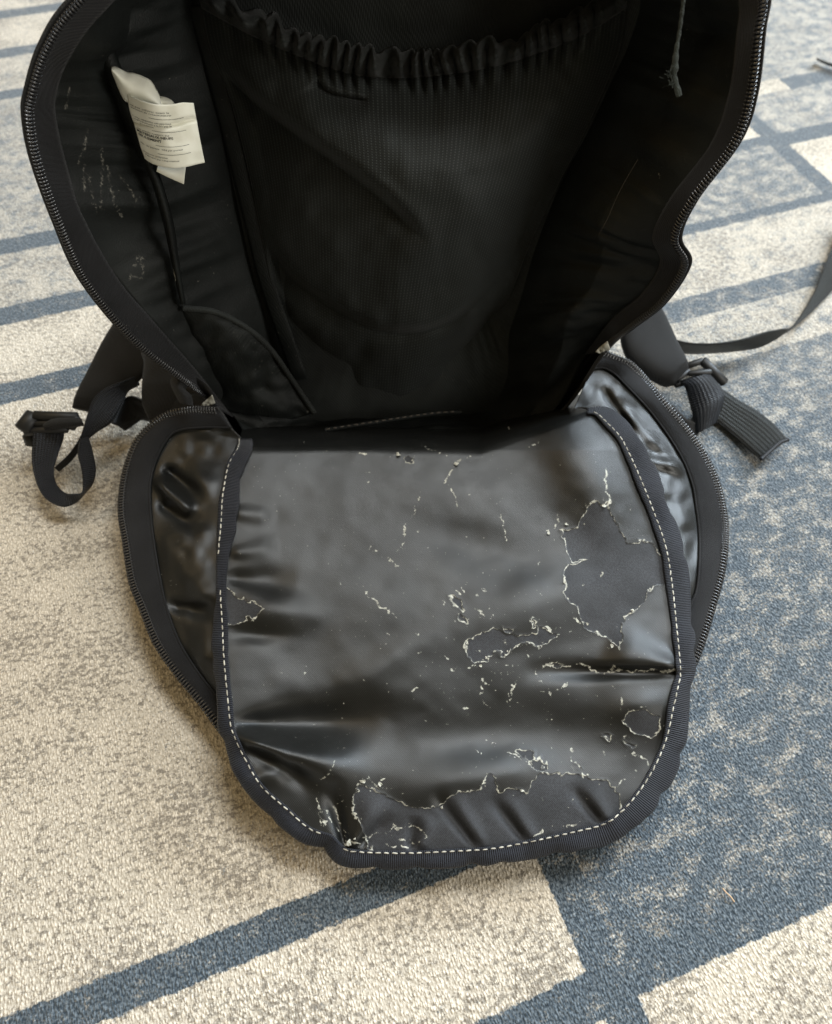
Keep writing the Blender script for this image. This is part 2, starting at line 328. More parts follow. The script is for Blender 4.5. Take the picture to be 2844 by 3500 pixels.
CORN = [(1060, 1425, 'z', .012), (960, 1250, 'Y', .493), (900, 1060, 'Y', .505), (855, 900, 'Y', .515), (820, 740, 'Y', .525), (790, 600, 'Y', .530), (760, 450, 'Y', .535), (730, 330, 'Y', .54), (700, 200, 'Y', .545), (670, 50, 'Y', .55), (700, -100, 'Y', .555), (1000, -200, 'Y', .557), (1450, -220, 'Y', .557), (1900, -190, 'Y', .557), (2150, -100, 'Y', .555), (2190, 0, 'Y', .55), (2150, 150, 'Y', .547), (2090, 280, 'Y', .543), (2010, 450, 'Y', .537), (1930, 600, 'Y', .53), (1870, 740, 'Y', .525), (1820, 880, 'Y', .517), (1780, 1020, 'Y', .508), (1740, 1150, 'Y', .50), (1730, 1300, 'Y', .485), (1650, 1405, 'z', .010), (1400, 1425, 'z', .009), (1200, 1430, 'z', .010)]
SEAM = [(x, y, k, v+.8*tilt_back(y) if k == 'Y' else v) for x, y, k, v in SEAM]
CORN = [(x, y, k, v+.55*tilt_back(y) if k == 'Y' else v) for x, y, k, v in CORN]
BACK = [(1430+(q[0]-1430)*.62, 620+(q[1]-620)*.62) for q in CORN]
def Yback(py): return np.interp(py, [-260, 0, 300, 600, 1060, 1250, 1420], [.565, .558, .548, .536, .509, .496, .474])+.55*tilt_back(py)
BACK3 = np.array([UY(x, y, Yback(y)) for x, y in BACK]); CEN = UY(1430, 620, Yback(620))
rings = [C3(RIM), C3(TAPE), C3(SEAM), C3(CORN), BACK3]
NS = 18
rings = [spl(r, 28*NS, closed=True, arc=False) for r in rings]
NC = 28*NS
stack = np.array(rings)                                # 5, NC, 3
def across(k0, k1, n):                                 # loft between consecutive rings
    T = np.linspace(k0, k1, n); Q = np.concatenate([2*stack[:1]-stack[1:2], stack, 2*stack[-1:]-stack[-2:-1]])
    out = []
    for t in T:
        i = min(int(t), 3); f = t-i; a, b, c_, d = Q[i], Q[i+1], Q[i+2], Q[i+3]
        out.append(0.5*((2*b)+(-a+c_)*f*.8+(2*a-5*b+4*c_-d)*f**2*1+(-a+3*b-3*c_+d)*f**3) if False else b+(c_-b)*f)
    return np.array(out)
def wrinkle(Vg, amp, sc, seed, fade=True):
    nr, nc = Vg.shape[:2]
    du = np.gradient(Vg, axis=0); dv = np.roll(Vg, -1, 1)-np.roll(Vg, 1, 1)
    N = np.cross(du, dv); N /= np.linalg.norm(N, axis=2)[..., None]+1e-9
    j = np.arange(nc)/nc*2*math.pi
    i = np.arange(nr)[:, None]/nr
    nz = fbm(np.cos(j)[None, :]*sc+5+i*1.2, np.sin(j)[None, :]*sc+9-i*0.8, seed)-0.5
    w = np.sin(np.pi*np.clip(i, 0, 1)) if fade else 1
    return Vg+N*(nz*amp*w)[..., None], N
# side lining: zip tape edge back to the corner of the back panel
L1, _ = wrinkle(across(0.85, 3.0, 150), 0.020, 7.0, 3)
sl = adopt(grid('side_lining', L1, M['scuffed'], closed=True))
d_ = L1.reshape(-1, 3)-np.array([0, 0, H]); dep = d_@fw; qx = CX+F_PX*(d_@RIGHT)/dep; qy = CY-F_PX*(d_@UP)/dep
scf = np.full(qx.shape, 60.)
for P in SCUFF:
    dx = np.full(qx.shape, 1e9); n_ = len(P)
    for i_ in range(n_-1):
        (x0, y0), (x1, y1) = P[i_], P[i_+1]; t_ = np.clip(((qx-x0)*(x1-x0)+(qy-y0)*(y1-y0))/((x1-x0)**2+(y1-y0)**2), 0, 1)
        dx = np.minimum(dx, np.hypot(qx-x0-t_*(x1-x0), qy-y0-t_*(y1-y0)))
    scf = np.minimum(scf, dx)
at = sl.data.attributes.new('scuff', 'FLOAT', 'POINT'); at.data.foreach_set('value', scf.astype(np.float32))
Bk = np.concatenate([across(3.0, 4.0, 24), np.array([BACK3.mean(0)+(stack[4]-BACK3.mean(0))*s for s in np.linspace(.93, 0, 14)])])
Bk, _ = wrinkle(Bk, 0.012, 5.0, 8)
adopt(grid('back_panel', Bk, M['pocket'], closed=True))
# outer shell, a few millimetres outside the lining, closing round the back
cen = np.array([0.0, 0.47, 0.20])
S0 = stack[0]
def outw(P, d):
    v = P-cen; v[:, 1] *= 0.15; v /= np.linalg.norm(v, axis=1)[:, None]+1e-9
    return P+v*d
so = [S0, outw(S0.copy(), .004), outw(across(1.0, 1.0, 1)[0], .012)+np.array([0, .006, 0]), outw(stack[2].copy(), .022)+np.array([0, .012, 0]), outw(stack[3].copy(), .018)+np.array([0, .022, 0]), stack[4]+np.array([0, .034, 0]), BACK3.mean(0)+(stack[4]-BACK3.mean(0))*0.02+np.array([0, .036, 0])]
so = np.array(so)
so[..., 2] = np.maximum(so[..., 2], 0.003)
fine = np.array([spl(so[:, j], 40, arc=False) for j in range(NC)]).transpose(1, 0, 2)
fine[..., 2] = np.maximum(fine[..., 2], 0.003)
adopt(grid('outer_shell', fine, M['shell'], closed=True))
# zip tape round the opening (from the left hinge corner over the top to the right one)
arc = slice(0, 24*NS+1)
seg = across(0.0, 1.0, 9)[:, arc]
seg = seg.copy(); seg[..., 1] -= 0.0022
adopt(grid('opening_zip_tape', seg, M['tape'], solid=0.0012))
def zip_teeth(name, edge, inner, pitch=0.0021, w=0.0040, r=0.00058):
    """coil teeth across the free edge of a zip tape; edge and inner are matching polylines"""
    edge = np.asarray(edge); L = np.concatenate([[0], np.cumsum(np.linalg.norm(np.diff(edge, axis=0), axis=1))])
    n = int(L[-1]/pitch); t = np.linspace(0, L[-1], n)
    E_ = np.array([np.interp(t, L, edge[:, k]) for k in range(3)]).T; I_ = np.array([np.interp(t, L, inner[:, k]) for k in range(3)]).T
    T = np.gradient(E_, axis=0); T /= np.linalg.norm(T, axis=1)[:, None]
    D = I_-E_; D -= (D*T).sum(1)[:, None]*T; D /= np.linalg.norm(D, axis=1)[:, None]
    N = np.cross(T, D)
    flip = (N*(np.array([0, 0, H])-E_)).sum(1) < 0; N[flip] *= -1
    vs, fs = [], []
    prof = [(-.0011, -.0002), (-.0004, .0010), (w*.5, .0014), (w, .0004)]
    for i in range(n):
        b = len(vs); rr = [r*1.25, r*1.15, r, r*.8]
        for (s, h), q in zip(prof, rr):
            p = E_[i]+D[i]*s+N[i]*(h+.0004)
            for a in (0, 1, 2, 3):
                an = math.pi/4+a*math.pi/2
                vs.append(p+T[i]*q*math.cos(an)*1.2+N[i]*q*math.sin(an)*1.2)
        for k in range(3):
            for a in range(4):
                a2 = (a+1) % 4; fs.append((b+k*4+a, b+k*4+a2, b+k*4+4+a2, b+k*4+4+a))
        fs.append((b, b+1, b+2, b+3)); fs.append((b+15, b+14, b+13, b+12))
    o = mesh_obj(name, np.array(vs), fs, M['coil'], None, True); o['kind'] = 'stuff'
    # the cord the coil is sewn on
    return adopt(o)
ed = stack[0][arc].copy(); inn = stack[1][arc].copy(); ed[:, 1] -= .0026; inn[:, 1] -= .0026
zip_teeth('opening_zip_teeth', ed, inn)
adopt(tube('opening_zip_cord', ed+(inn-ed)*0.14, 0.0011, M['tape'], None, 6))

# ------------------------------------------------------------------ front flap, folded down, inside up
def gauss_line(px, py, x0, y0, x1, y1, w, amp, w1=None, tail=0.35):
    dx, dy = x1-x0, y1-y0; L2 = dx*dx+dy*dy
    t = ((px-x0)*dx+(py-y0)*dy)/L2; tc = np.clip(t, 0, 1)
    d = np.hypot(px-(x0+tc*dx), py-(y0+tc*dy)); ww = w+((w1 if w1 else w)-w)*tc
    env = sm(t, -tail*.3, .18)*(1-sm(t, 1-tail, 1+tail*.5)) if tail else 1
    return amp*np.exp(-(d/ww)**2)*env
def blob(px, py, x, y, wx, wy, amp, ang=0):
    c_, s_ = math.cos(ang), math.sin(ang); u = (px-x)*c_+(py-y)*s_; v = -(px-x)*s_+(py-y)*c_
    return amp*np.exp(-(u/wx)**2-(v/wy)**2)
def ridge_y(px): return np.interp(px, [700, 820, 1200, 1640, 1850, 2000, 2120], [1530, 1527, 1525, 1535, 1462, 1408, 1370])
def zpanel(px, py):
    z = 0.056+0.010*sm(px, 1600, 2200)*sm(py, 1900, 1400)-0.016*np.clip((py-2300)/600, 0, 1.05)**2+0.027*np.clip((2620-py)/1060, 0, 1.02)**1.4-0.010*(.35+.65*sm(px, 760, 1150))
    mm = 0.001
    z = z+blob(px, py, 1600, 1860, 210, 80, -4*mm, .25)+blob(px, py, 1180, 2060, 330, 120, 2*mm, .2)+blob(px, py, 1480, 2540, 300, 90, -4.5*mm, .08)+blob(px, py, 960, 1800, 140, 120, -2*mm)
    z = z+blob(px, py, 1800, 2060, 260, 110, 5*mm, -.35)+blob(px, py, 1880, 2520, 330, 130, -8*mm, .18)+blob(px, py, 1080, 2460, 260, 70, -6*mm, -.08)+blob(px, py, 1640, 2640, 220, 80, 5*mm, -.2)
    z = z+blob(px, py, 2000, 1610, 270, 105, 9*mm, 1.08)+blob(px, py, 1300, 2270, 200, 60, 2.5*mm, -.5)
    z = z+gauss_line(px, py, 775, 1975, 990, 1990, 20, -3.5*mm, 60)+blob(px, py, 950, 2085, 120, 62, 5*mm, .12)+blob(px, py, 880, 2170, 90, 30, -3*mm)
    z = z+gauss_line(px, py, 812, 2520, 1230, 2650, 26, 10*mm, 85)+gauss_line(px, py, 815, 2470, 1250, 2480, 22, -6*mm, 90)+gauss_line(px, py, 845, 2560, 1080, 2690, 18, -4*mm, 40)
    z = z+gauss_line(px, py, 2322, 2283, 2080, 2215, 20, 8*mm, 95)+gauss_line(px, py, 2330, 2300, 1820, 2296, 15, -5*mm, 34)+blob(px, py, 2190, 2410, 90, 60, 4*mm)
    z = z+gauss_line(px, py, 1180, 2900, 1130, 2690, 12, -5*mm, 34)+gauss_line(px, py, 1200, 2895, 1300, 2730, 14, 4*mm, 60)+gauss_line(px, py, 1230, 2890, 1330, 2790, 12, -3*mm, 30)
    for (x0, y0, x1, y1) in ((1620, 2890, 1490, 2720), (1790, 2870, 1680, 2730), (2050, 2810, 1950, 2690), (1400, 2900, 1420, 2800)):
        z = z+gauss_line(px, py, x0, y0, x1, y1, 13, -3.2*mm, 26)+gauss_line(px, py, x0+40, y0, x1+60, y1, 16, 2.2*mm, 32)
    z = z+gauss_line(px, py, 800, 1750, 930, 1765, 22, 2*mm, 40)+gauss_line(px, py, 790, 1890, 940, 1870, 18, 2*mm, 40)
    z = z+gauss_line(px, py, 840, 2740-60, 990, 2620, 16, 3*mm, 50)
    z = z+(fbm(px/330, py/260, 21, 2)-.5)*(0.002+0.0025*sm(py, 1700, 2000))+(fbm(px/90, py/80, 31, 2)-.5)*0.0010
    d = np.maximum(0, ridge_y(px)+26-py)                       # rolls over at the hinge
    return z-(d/26)**2*0.0022-np.maximum(0, d-26)*0.0004
# stitch line of the binding: px, py, tape width towards the panel, tape width away from it
ST = [(818, 1500, 46, 5), (815, 1527, 50, 5), (783, 1584, 56, 6), (766, 1666, 64, 8), (759, 1721, 64, 12), (755, 1800, 55, 12), (747, 1900, 36, 6), (754, 2030, 18, 16), (760, 2130, 18, 32), (766, 2250, 14, 44), (780, 2400, 14, 42), (789, 2480, 10, 46), (800, 2512, 10, 46), (835, 2588, 8, 55), (893, 2686, 6, 60), (983, 2768, 6, 62), (1048, 2826, 6, 58), (1090, 2847, 6, 52),
      (1130, 2862, 8, 44), (1160, 2890, 8, 54), (1190, 2907, 6, 62), (1261, 2914, 6, 56), (1392, 2916, 6, 58), (1540, 2910, 6, 58), (1687, 2900, 6, 56), (1835, 2872, 6, 62), (1966, 2843, 6, 66), (2056, 2820, 6, 78), (2113, 2784, 6, 84), (2179, 2712, 8, 80), (2236, 2622, 10, 80), (2277, 2524, 10, 74), (2301, 2419, 20, 58), (2317, 2346, 20, 46), (2325, 2290, 14, 54), (2312, 2144, 18, 64), (2296, 1994, 20, 64), (2275, 1870, 20, 62), (2234, 1750, 22, 62), (2177, 1610, 20, 66), (2125, 1503, 14, 56), (2079, 1451, 12, 52), (2039, 1414, 8, 40), (2008, 1409, 6, 24)]
NB = 520
SB = spl(ST, NB)
T2 = np.gradient(SB[:, :2], axis=0); T2 /= np.linalg.norm(T2, axis=1)[:, None]
NIN = np.stack([T2[:, 1], -T2[:, 0]], 1)                        # left-hand normal of an anticlockwise (on screen) path = towards panel
if ((np.array([1540, 2200])-SB[NB//2, :2])*NIN[NB//2]).sum() < 0: NIN = -NIN
# panel mesh
def in_poly(px, py, poly):
    c_ = np.zeros(px.shape, bool); n = len(poly); j = n-1
    for i in range(n):
        xi, yi = poly[i]; xj, yj = poly[j]
        hit = ((yi > py) != (yj > py)) & (px < (xj-xi)*(py-yi)/(yj-yi+1e-12)+xi); c_ ^= hit; j = i
    return c_
def seg_dist(px, py, pts, closed):
    d = np.full(px.shape, 1e9); n = len(pts)
    for i in range(n if closed else n-1):
        x0, y0 = pts[i]; x1, y1 = pts[(i+1) % n]; dx, dy = x1-x0, y1-y0
        m = (px > min(x0, x1)-60) & (px < max(x0, x1)+60) & (py > min(y0, y1)-60) & (py < max(y0, y1)+60)
        if not m.any(): continue
        qx, qy = px[m], py[m]; t = np.clip(((qx-x0)*dx+(qy-y0)*dy)/(dx*dx+dy*dy+1e-9), 0, 1)
        d[m] = np.minimum(d[m], np.hypot(qx-x0-t*dx, qy-y0-t*dy))
    return d
ST_IN = SB[:, :2]-NIN*3.0
outline = np.concatenate([ST_IN, np.array([[1990, 1330], [1850, 1385], [1640, 1450], [1200, 1450], [830, 1455]])])
step = 3.2
gx = np.arange(720, 2350, step); gy = np.arange(1320, 2935, step)
PX, PY = np.meshgrid(gx, gy); ins = in_poly(PX, PY, outline)
keep = ins & (PY > ridge_y(PX)-70)
cell = keep[:-1, :-1] & keep[1:, :-1] & keep[:-1, 1:] & keep[1:, 1:]
used = np.zeros(keep.shape, bool); used[:-1, :-1] |= cell; used[1:, :-1] |= cell; used[:-1, 1:] |= cell; used[1:, 1:] |= cell
idx = -np.ones(keep.shape, int); idx[used] = np.arange(used.sum())
ux, uy = PX[used], PY[used]
ci, cj = np.nonzero(cell)
Fp = np.stack([idx[ci, cj], idx[ci+1, cj], idx[ci+1, cj+1], idx[ci, cj+1]], 1).tolist()
def off(pts, x0, y0, s): return [(x0+a/s, y0+b/s) for a, b in pts]
PEEL = [off([(630, 215), (700, 250), (740, 250), (750, 330), (775, 400), (830, 440), (890, 510), (950, 465), (1000, 485), (1055, 530), (1110, 600), (1120, 740), (1000, 800), (950, 860), (900, 940), (810, 1020), (800, 1150), (790, 1190), (690, 1110), (640, 1080), (560, 990), (540, 930), (470, 870), (440, 790), (445, 690), (470, 640), (560, 625), (580, 600), (500, 610), (480, 550), (440, 450), (425, 400), (530, 375), (560, 300), (590, 245)], 1700, 1600, 1.929),
    off([(960, 1510), (1060, 1470), (1130, 1450), (1200, 1490), (1260, 1500), (1390, 1475), (1440, 1440), (1550, 1480), (1540, 1510), (1400, 1560), (1300, 1555), (1200, 1605), (1120, 1590), (1080, 1640), (1000, 1660), (960, 1610), (945, 1560)], 1100, 1400, 1.929),
    off([(835, 1235), (915, 1245), (935, 1330), (880, 1300)], 1100, 1400, 1.929), off([(895, 1355), (960, 1360), (960, 1390), (900, 1390)], 1100, 1400, 1.929), off([(545, 320), (620, 310), (585, 360), (550, 350)], 1100, 1400, 1.929), off([(1370, 1390), (1410, 1400), (1400, 1425), (1370, 1420)], 1100, 1400, 1.929), off([(1180, 1440), (1230, 1440), (1220, 1465), (1185, 1460)], 1100, 1400, 1.929),
    [(1224, 2684), (1250, 2694), (1306, 2725), (1343, 2728), (1395, 2751), (1431, 2751), (1478, 2761), (1509, 2759), (1524, 2735), (1563, 2703), (1604, 2710), (1653, 2707), (1658, 2661), (1673, 2649), (1690, 2667), (1707, 2710), (1748, 2698), (1805, 2701), (1840, 2649), (1920, 2640), (1995, 2649), (2053, 2655), (2105, 2690), (2128, 2730), (2115, 2800), (2000, 2900), (1700, 2960), (1300, 2960), (1240, 2860), (1215, 2760)],
    off([(1110, 420), (1130, 400), (1215, 385), (1250, 420), (1310, 450), (1310, 510), (1270, 560), (1200, 550), (1130, 510), (1100, 460)], 1500, 2200, 1.736), off([(480, 640), (560, 640), (570, 690), (530, 710), (490, 670)], 1500, 2200, 1.736), off([(600, 690), (640, 750), (570, 765), (530, 720)], 1500, 2200, 1.736), off([(965, 550), (1040, 570), (1020, 590)], 1500, 2200, 1.736), off([(1095, 590), (1160, 600), (1140, 620)], 1500, 2200, 1.736), off([(815, 710), (850, 740), (835, 755)], 1500, 2200, 1.736),
    off([(840, 560), (950, 640), (1060, 660), (1110, 700), (1030, 760), (860, 790)], 300, 1700, 1.827), off([(330, 1300), (400, 1287), (480, 1300), (400, 1325)], 1700, 1600, 1.929)]
z3 = lambda p: off(p, 1700, 1600, 1.929); z4 = lambda p: off(p, 700, 2300, 1.929); z2 = lambda p: off(p, 1100, 1400, 1.929); z5 = lambda p: off(p, 1500, 2200, 1.736)
CRACK = [z3([(300, 1305), (480, 1305), (640, 1330), (900, 1350), (1170, 1340)]), z3([(725, 20), (722, 130), (735, 250)]), z3([(40, 330), (65, 480)]), z3([(430, 300), (410, 380), (330, 430)]), z3([(490, 980), (560, 1020)]), z3([(210, 1000), (270, 1060), (330, 1050), (395, 1100)]), z3([(350, 1500), (470, 1420)]), z3([(130, 1330), (120, 1450), (90, 1510)]),
    z4([(730, 830), (760, 930), (800, 1010)]), z4([(800, 930), (860, 1020), (930, 1100)]), z4([(930, 850), (860, 900), (900, 1000), (950, 1080), (920, 1130)]), z4([(1020, 1085), (1130, 1070), (1230, 1075), (1250, 1000), (1300, 1020), (1440, 1020), (1480, 1070), (1400, 1110), (1260, 1100)]), z4([(1200, 1140), (1290, 1145), (1360, 1150)]), z4([(870, 590), (780, 690)]), z4([(1000, 740), (1060, 700), (1090, 720), (1140, 760), (1180, 700)]), z4([(1140, 760), (1200, 790), (1250, 770)]), z4([(950, 1080), (1000, 1110)]), z4([(740, 910), (770, 990)]),
    z2([(1010, 300), (880, 350), (870, 400), (800, 490)]), z2([(640, 580), (610, 640), (570, 740), (550, 830), (490, 930)]), z2([(320, 880), (345, 900), (340, 925), (310, 920), (320, 880)]), z2([(380, 940), (450, 980), (520, 1015)]), z2([(240, 1140), (290, 1210), (380, 1280), (500, 1370)]), z2([(1190, 680), (1205, 770)]), z2([(1220, 830), (1225, 870)]), z2([(235, 300), (300, 290)]), z2([(480, 290), (530, 280)]), z2([(690, 250), (820, 280)]), z2([(1370, 250), (1450, 220)]), z2([(850, 500), (870, 600), (875, 640)]), z2([(940, 560), (960, 575)]), z2([(1000, 1300), (1050, 1340)]), z2([(880, 1200), (920, 1215)]), z2([(1070, 1180), (1090, 1200)]), z2([(800, 1260), (815, 1280)]), z2([(410, 1490), (430, 1460)]), z2([(640, 1620), (680, 1600)]), z2([(840, 1710), (870, 1690)]), z2([(960, 1700), (1000, 1680)]),
    z5([(400, 640), (470, 670), (540, 740), (600, 770), (730, 770)]), z5([(800, 690), (850, 750), (870, 790)]), z5([(780, 630), (800, 640)]), z5([(260, 210), (260, 330), (300, 380)]), z5([(590, 150), (600, 200)]), z5([(330, 600), (370, 600)]), z5([(210, 630), (240, 640)]), z5([(960, 640), (985, 670)]), z5([(1075, 330), (1080, 380)]), z5([(1050, 850), (1090, 800), (1110, 830)]), z5([(740, 1080), (830, 1070)]), z5([(560, 1130), (610, 1120)]), z5([(150, 370), (180, 360)]), z5([(480, 200), (440, 290), (430, 330)]), z5([(660, 300), (760, 240)]), z5([(1150, 640), (1240, 720)]), z5([(1160, 770), (1170, 770)])]
wx = ux+(fbm(ux/17, uy/17, 41, 3)-.5)*22+(fbm(ux/50, uy/50, 141, 2)-.5)*34; wy = uy+(fbm(ux/17+50, uy/17+9, 43, 3)-.5)*22+(fbm(ux/50+3, uy/50, 143, 2)-.5)*34
peel = np.full(ux.shape, 1e9)
for P in PEEL:
    d = seg_dist(wx, wy, P, True); s = in_poly(wx, wy, P); peel = np.minimum(peel, np.where(s, -d, d))
crack = np.full(ux.shape, 1e9)
for P in CRACK: crack = np.minimum(crack, seg_dist(wx, wy, P, False))
# loose specks of film: denser where the coating is worst
spk = np.full(ux.shape, 1e9)
cl = [(1700, 2250, 220, 70), (1640, 2400, 230, 60), (1720, 2330, 90, 36), (1900, 2600, 230, 34), (1240, 2760, 90, 24), (1650, 2050, 120, 28), (1950, 1800, 170, 30), (1500, 1540, 330, 18), (1350, 1900, 200, 20), (1400, 2450, 400, 38), (2150, 2550, 110, 18), (1200, 2150, 350, 26), (1600, 1750, 400, 30), (2150, 2350, 120, 12)]
for (x, y, sdev, n) in cl:
    for k in range(n):
        sx, sy = rng.normal(x, sdev), rng.normal(y, sdev*.75); r = rng.choice([1.0, 1.8, 2.6, 4.0, 6.5], p=[.46, .31, .16, .06, .01])
        e = rng.uniform(1, 2.2); an = rng.uniform(0, 3.14)
        m = (np.abs(wx-sx) < 40) & (np.abs(wy-sy) < 40)
        if not m.any(): continue
        qx, qy = wx[m]-sx, wy[m]-sy; a_ = qx*math.cos(an)+qy*math.sin(an); b_ = (-qx*math.sin(an)+qy*math.cos(an))*e
        spk[m] = np.minimum(spk[m], np.hypot(a_, b_)-r)
zz = zpanel(ux, uy)
lip = np.exp(-((peel-2)/5.0)**2)
zz = zz+np.clip(-peel/6, -1, 0)*0.0+np.where(peel < 0, -0.00025, 0)+lip*0.00018*(0.2+fbm(ux/30, uy/30, 55, 2))
pan = mesh_obj('flap_lining', U(ux, uy, zz), Fp, M['coat'])
for nm, arr in (('peel', peel), ('crack', crack), ('spk', spk)):
    at = pan.data.attributes.new(nm, 'FLOAT', 'POINT'); at.data.foreach_set('value', np.clip(arr, -60, 60).astype(np.float32))
adopt(pan); pan['label'] = 'grey black coated lining with cream edged peeling patches'
# curled film flakes standing on the torn edges
fv, ff = [], []
def add_flake(x, y, size, ang):
    n = 7; a0 = rng.uniform(0, 6.28); b = len(fv); z0 = float(zpanel(np.array(x), np.array(y)))+0.0004
    pts = []
    for k in range(n):
        a = a0+k/n*2*math.pi; r = size*rng.uniform(.25, 1.2); dx, dy = r*math.cos(a)*1.15, r*math.sin(a)*.8
        xx, yy = x+dx*math.cos(ang)-dy*math.sin(ang), y+dx*math.sin(ang)+dy*math.cos(ang)
        pts.append(U(xx, yy, z0+abs(dy)*0.00022+rng.uniform(0, .0003)))
    fv.extend(pts); fv.append(np.mean(pts, axis=0)+np.array([0, 0, .0002]))
    for k in range(n): ff.append((b+k, b+(k+1) % n, b+n))
for P, nF in ((PEEL[0], 5), (PEEL[1], 3), (PEEL[7], 4)):
    P = np.array(P+[P[0]]); L = np.concatenate([[0], np.cumsum(np.hypot(*np.diff(P, axis=0).T))])
    for t in rng.uniform(0, L[-1], nF):
        x = np.interp(t, L, P[:, 0]); y = np.interp(t, L, P[:, 1]); k = min(np.searchsorted(L, t), len(P)-1)
        if y > 2860 or x > 2240: continue
        add_flake(x+rng.normal(0, 2), y+rng.normal(0, 2), rng.choice([3, 4, 6, 10], p=[.4, .3, .2, .1]), math.atan2(P[k, 1]-P[k-1, 1], P[k, 0]-P[k-1, 0]))
for (x, y, s, a) in ((2067, 1728, 9, .3), (2092, 2208, 8, .8), (1597, 2197, 7, 1.4), (1935, 1790, 6, .5), (1875, 1820, 8, 1.2), (1360, 1552, 9, -.1), (1195, 2880, 11, -.9), (1212, 2868, 7, -.5), (1560, 1585, 8, -.4), (1300, 2680, 10, .9), (1240, 2672, 11, .1), (1640, 2275, 7, .3)): add_flake(x, y, s, a)
fo = mesh_obj('film_flake', np.array(fv), ff, M['flake'], None, False); fo['kind'] = 'stuff'; adopt(fo)
# binding tape
pucker = 0.0026*np.sin(np.cumsum(0.12+0.16*vn(np.arange(NB)/9.0, np.zeros(NB), 4)))+(vn(np.arange(NB)/14.0, np.zeros(NB)+3, 6)-.5)*0.003
rows = []
cols = [(-1.0, -.0050), (-.97, -.0004), (-.90, .0010), (-.3, .0013), (0, .0010), (.3, .0013), (.85, .0013), (.96, .0008), (1.0, -.0008)]
for (s, dz) in cols:
    w = SB[:, 3] if s < 0 else SB[:, 2]
    wob = 1+(-.22*vn(np.arange(NB)/6.0, np.zeros(NB)+8, 12)**2-.03)*(abs(s) > .5)
    P = SB[:, :2]+NIN*(s*w*wob)[:, None]
    zb = zpanel(SB[:, 0], SB[:, 1])*(.5)+.5*zpanel(P[:, 0], P[:, 1])
    rows.append(U(P[:, 0], P[:, 1], np.maximum(zb, zpanel(P[:, 0], P[:, 1]) if s > 0 else 0)+dz+.0008+(pucker*abs(s) if s < 0 else 0)-.0025*(s < -.5)))
BT = np.array(rows).transpose(1, 0, 2)                          # NB x cols
bind = grid('flap_binding', BT, M['binding'], solid=0.0010, offset=0)
L3 = np.concatenate([[0], np.cumsum(np.linalg.norm(np.diff(BT[:, 4], axis=0), axis=1))])
pass
at = bind.data.attributes.new('along', 'FLOAT', 'POINT'); at.data.foreach_set('value', np.repeat(L3, len(cols)).astype(np.float32))
adopt(bind)
# stitches, one by one
sv, sf = [], []
for i, (x, r) in enumerate([(-.0021, .0002), (-.0016, .00055), (0, .00065), (.0016, .00055), (.0021, .0002)]):
    for k in range(6): sv.append((x, r*math.cos(k*math.pi/3), r*math.sin(k*math.pi/3)*.8))
sf = gfaces(5, 6, True)+[(5, 4, 3, 2, 1, 0), (24, 25, 26, 27, 28, 29)]
sme = bpy.data.meshes.new('stitch'); sme.from_pydata(sv, [], sf); sme.materials.append(M['thread']); sme.polygons.foreach_set('use_smooth', [True]*len(sme.polygons))
def stitches(P, pitch, parent, nrm, me=sme, skip=(), scale=1.0):
    L = np.concatenate([[0], np.cumsum(np.linalg.norm(np.diff(P, axis=0), axis=1))]); n = int(L[-1]/pitch)
    for i in range(n):
        t = (i+.5)*pitch
        if any(a < t < b for a, b in skip): continue
        p = np.array([np.interp(t, L, P[:, k]) for k in range(3)]); q = np.array([np.interp(t+.0012, L, P[:, k]) for k in range(3)]); o_ = np.array([np.interp(t-.0012, L, P[:, k]) for k in range(3)])
        x = Vector(q-o_).normalized(); z = Vector(nrm); y = z.cross(x).normalized(); z = x.cross(y)
        rot = Matrix((x, y, z)).transposed().to_4x4() @ Matrix.Rotation(random.gauss(0, .07), 4, 'Z')
        o = bpy.data.objects.new('stitch', me); COL.objects.link(o); o.parent = parent
        s = scale*random.uniform(.86, 1.1)
        o.matrix_world = Matrix.Translation(p) @ rot @ Matrix.Diagonal((s, scale*random.uniform(.85, 1.1), scale, 1))
        o.matrix_parent_inverse = Matrix.Identity(4); o.matrix_basis = bind_inv[parent.name] @ Matrix.Translation(p) @ rot @ Matrix.Diagonal((s, scale, scale, 1))
bind_inv = {}
bpy.context.view_layer.update()
bind_inv[bind.name] = bind.matrix_world.inverted()
SP = BT[:, 4]+np.array([0, 0, .0005])
tot = L3[-1]; pin0 = L3[int(np.argmin(np.hypot(SB[:, 0]-1097, SB[:, 1]-2850)))]; pin1 = L3[int(np.argmin(np.hypot(SB[:, 0]-1176, SB[:, 1]-2902)))]
tw0 = L3[int(np.argmin(np.hypot(SB[:, 0]-747, SB[:, 1]-1905)))]; tw1 = L3[int(np.argmin(np.hypot(SB[:, 0]-754, SB[:, 1]-2020)))]
stitches(SP, 0.0052, bind, (0, 0, 1), skip=((pin0, pin1), (tw0, tw1)), scale=.9)

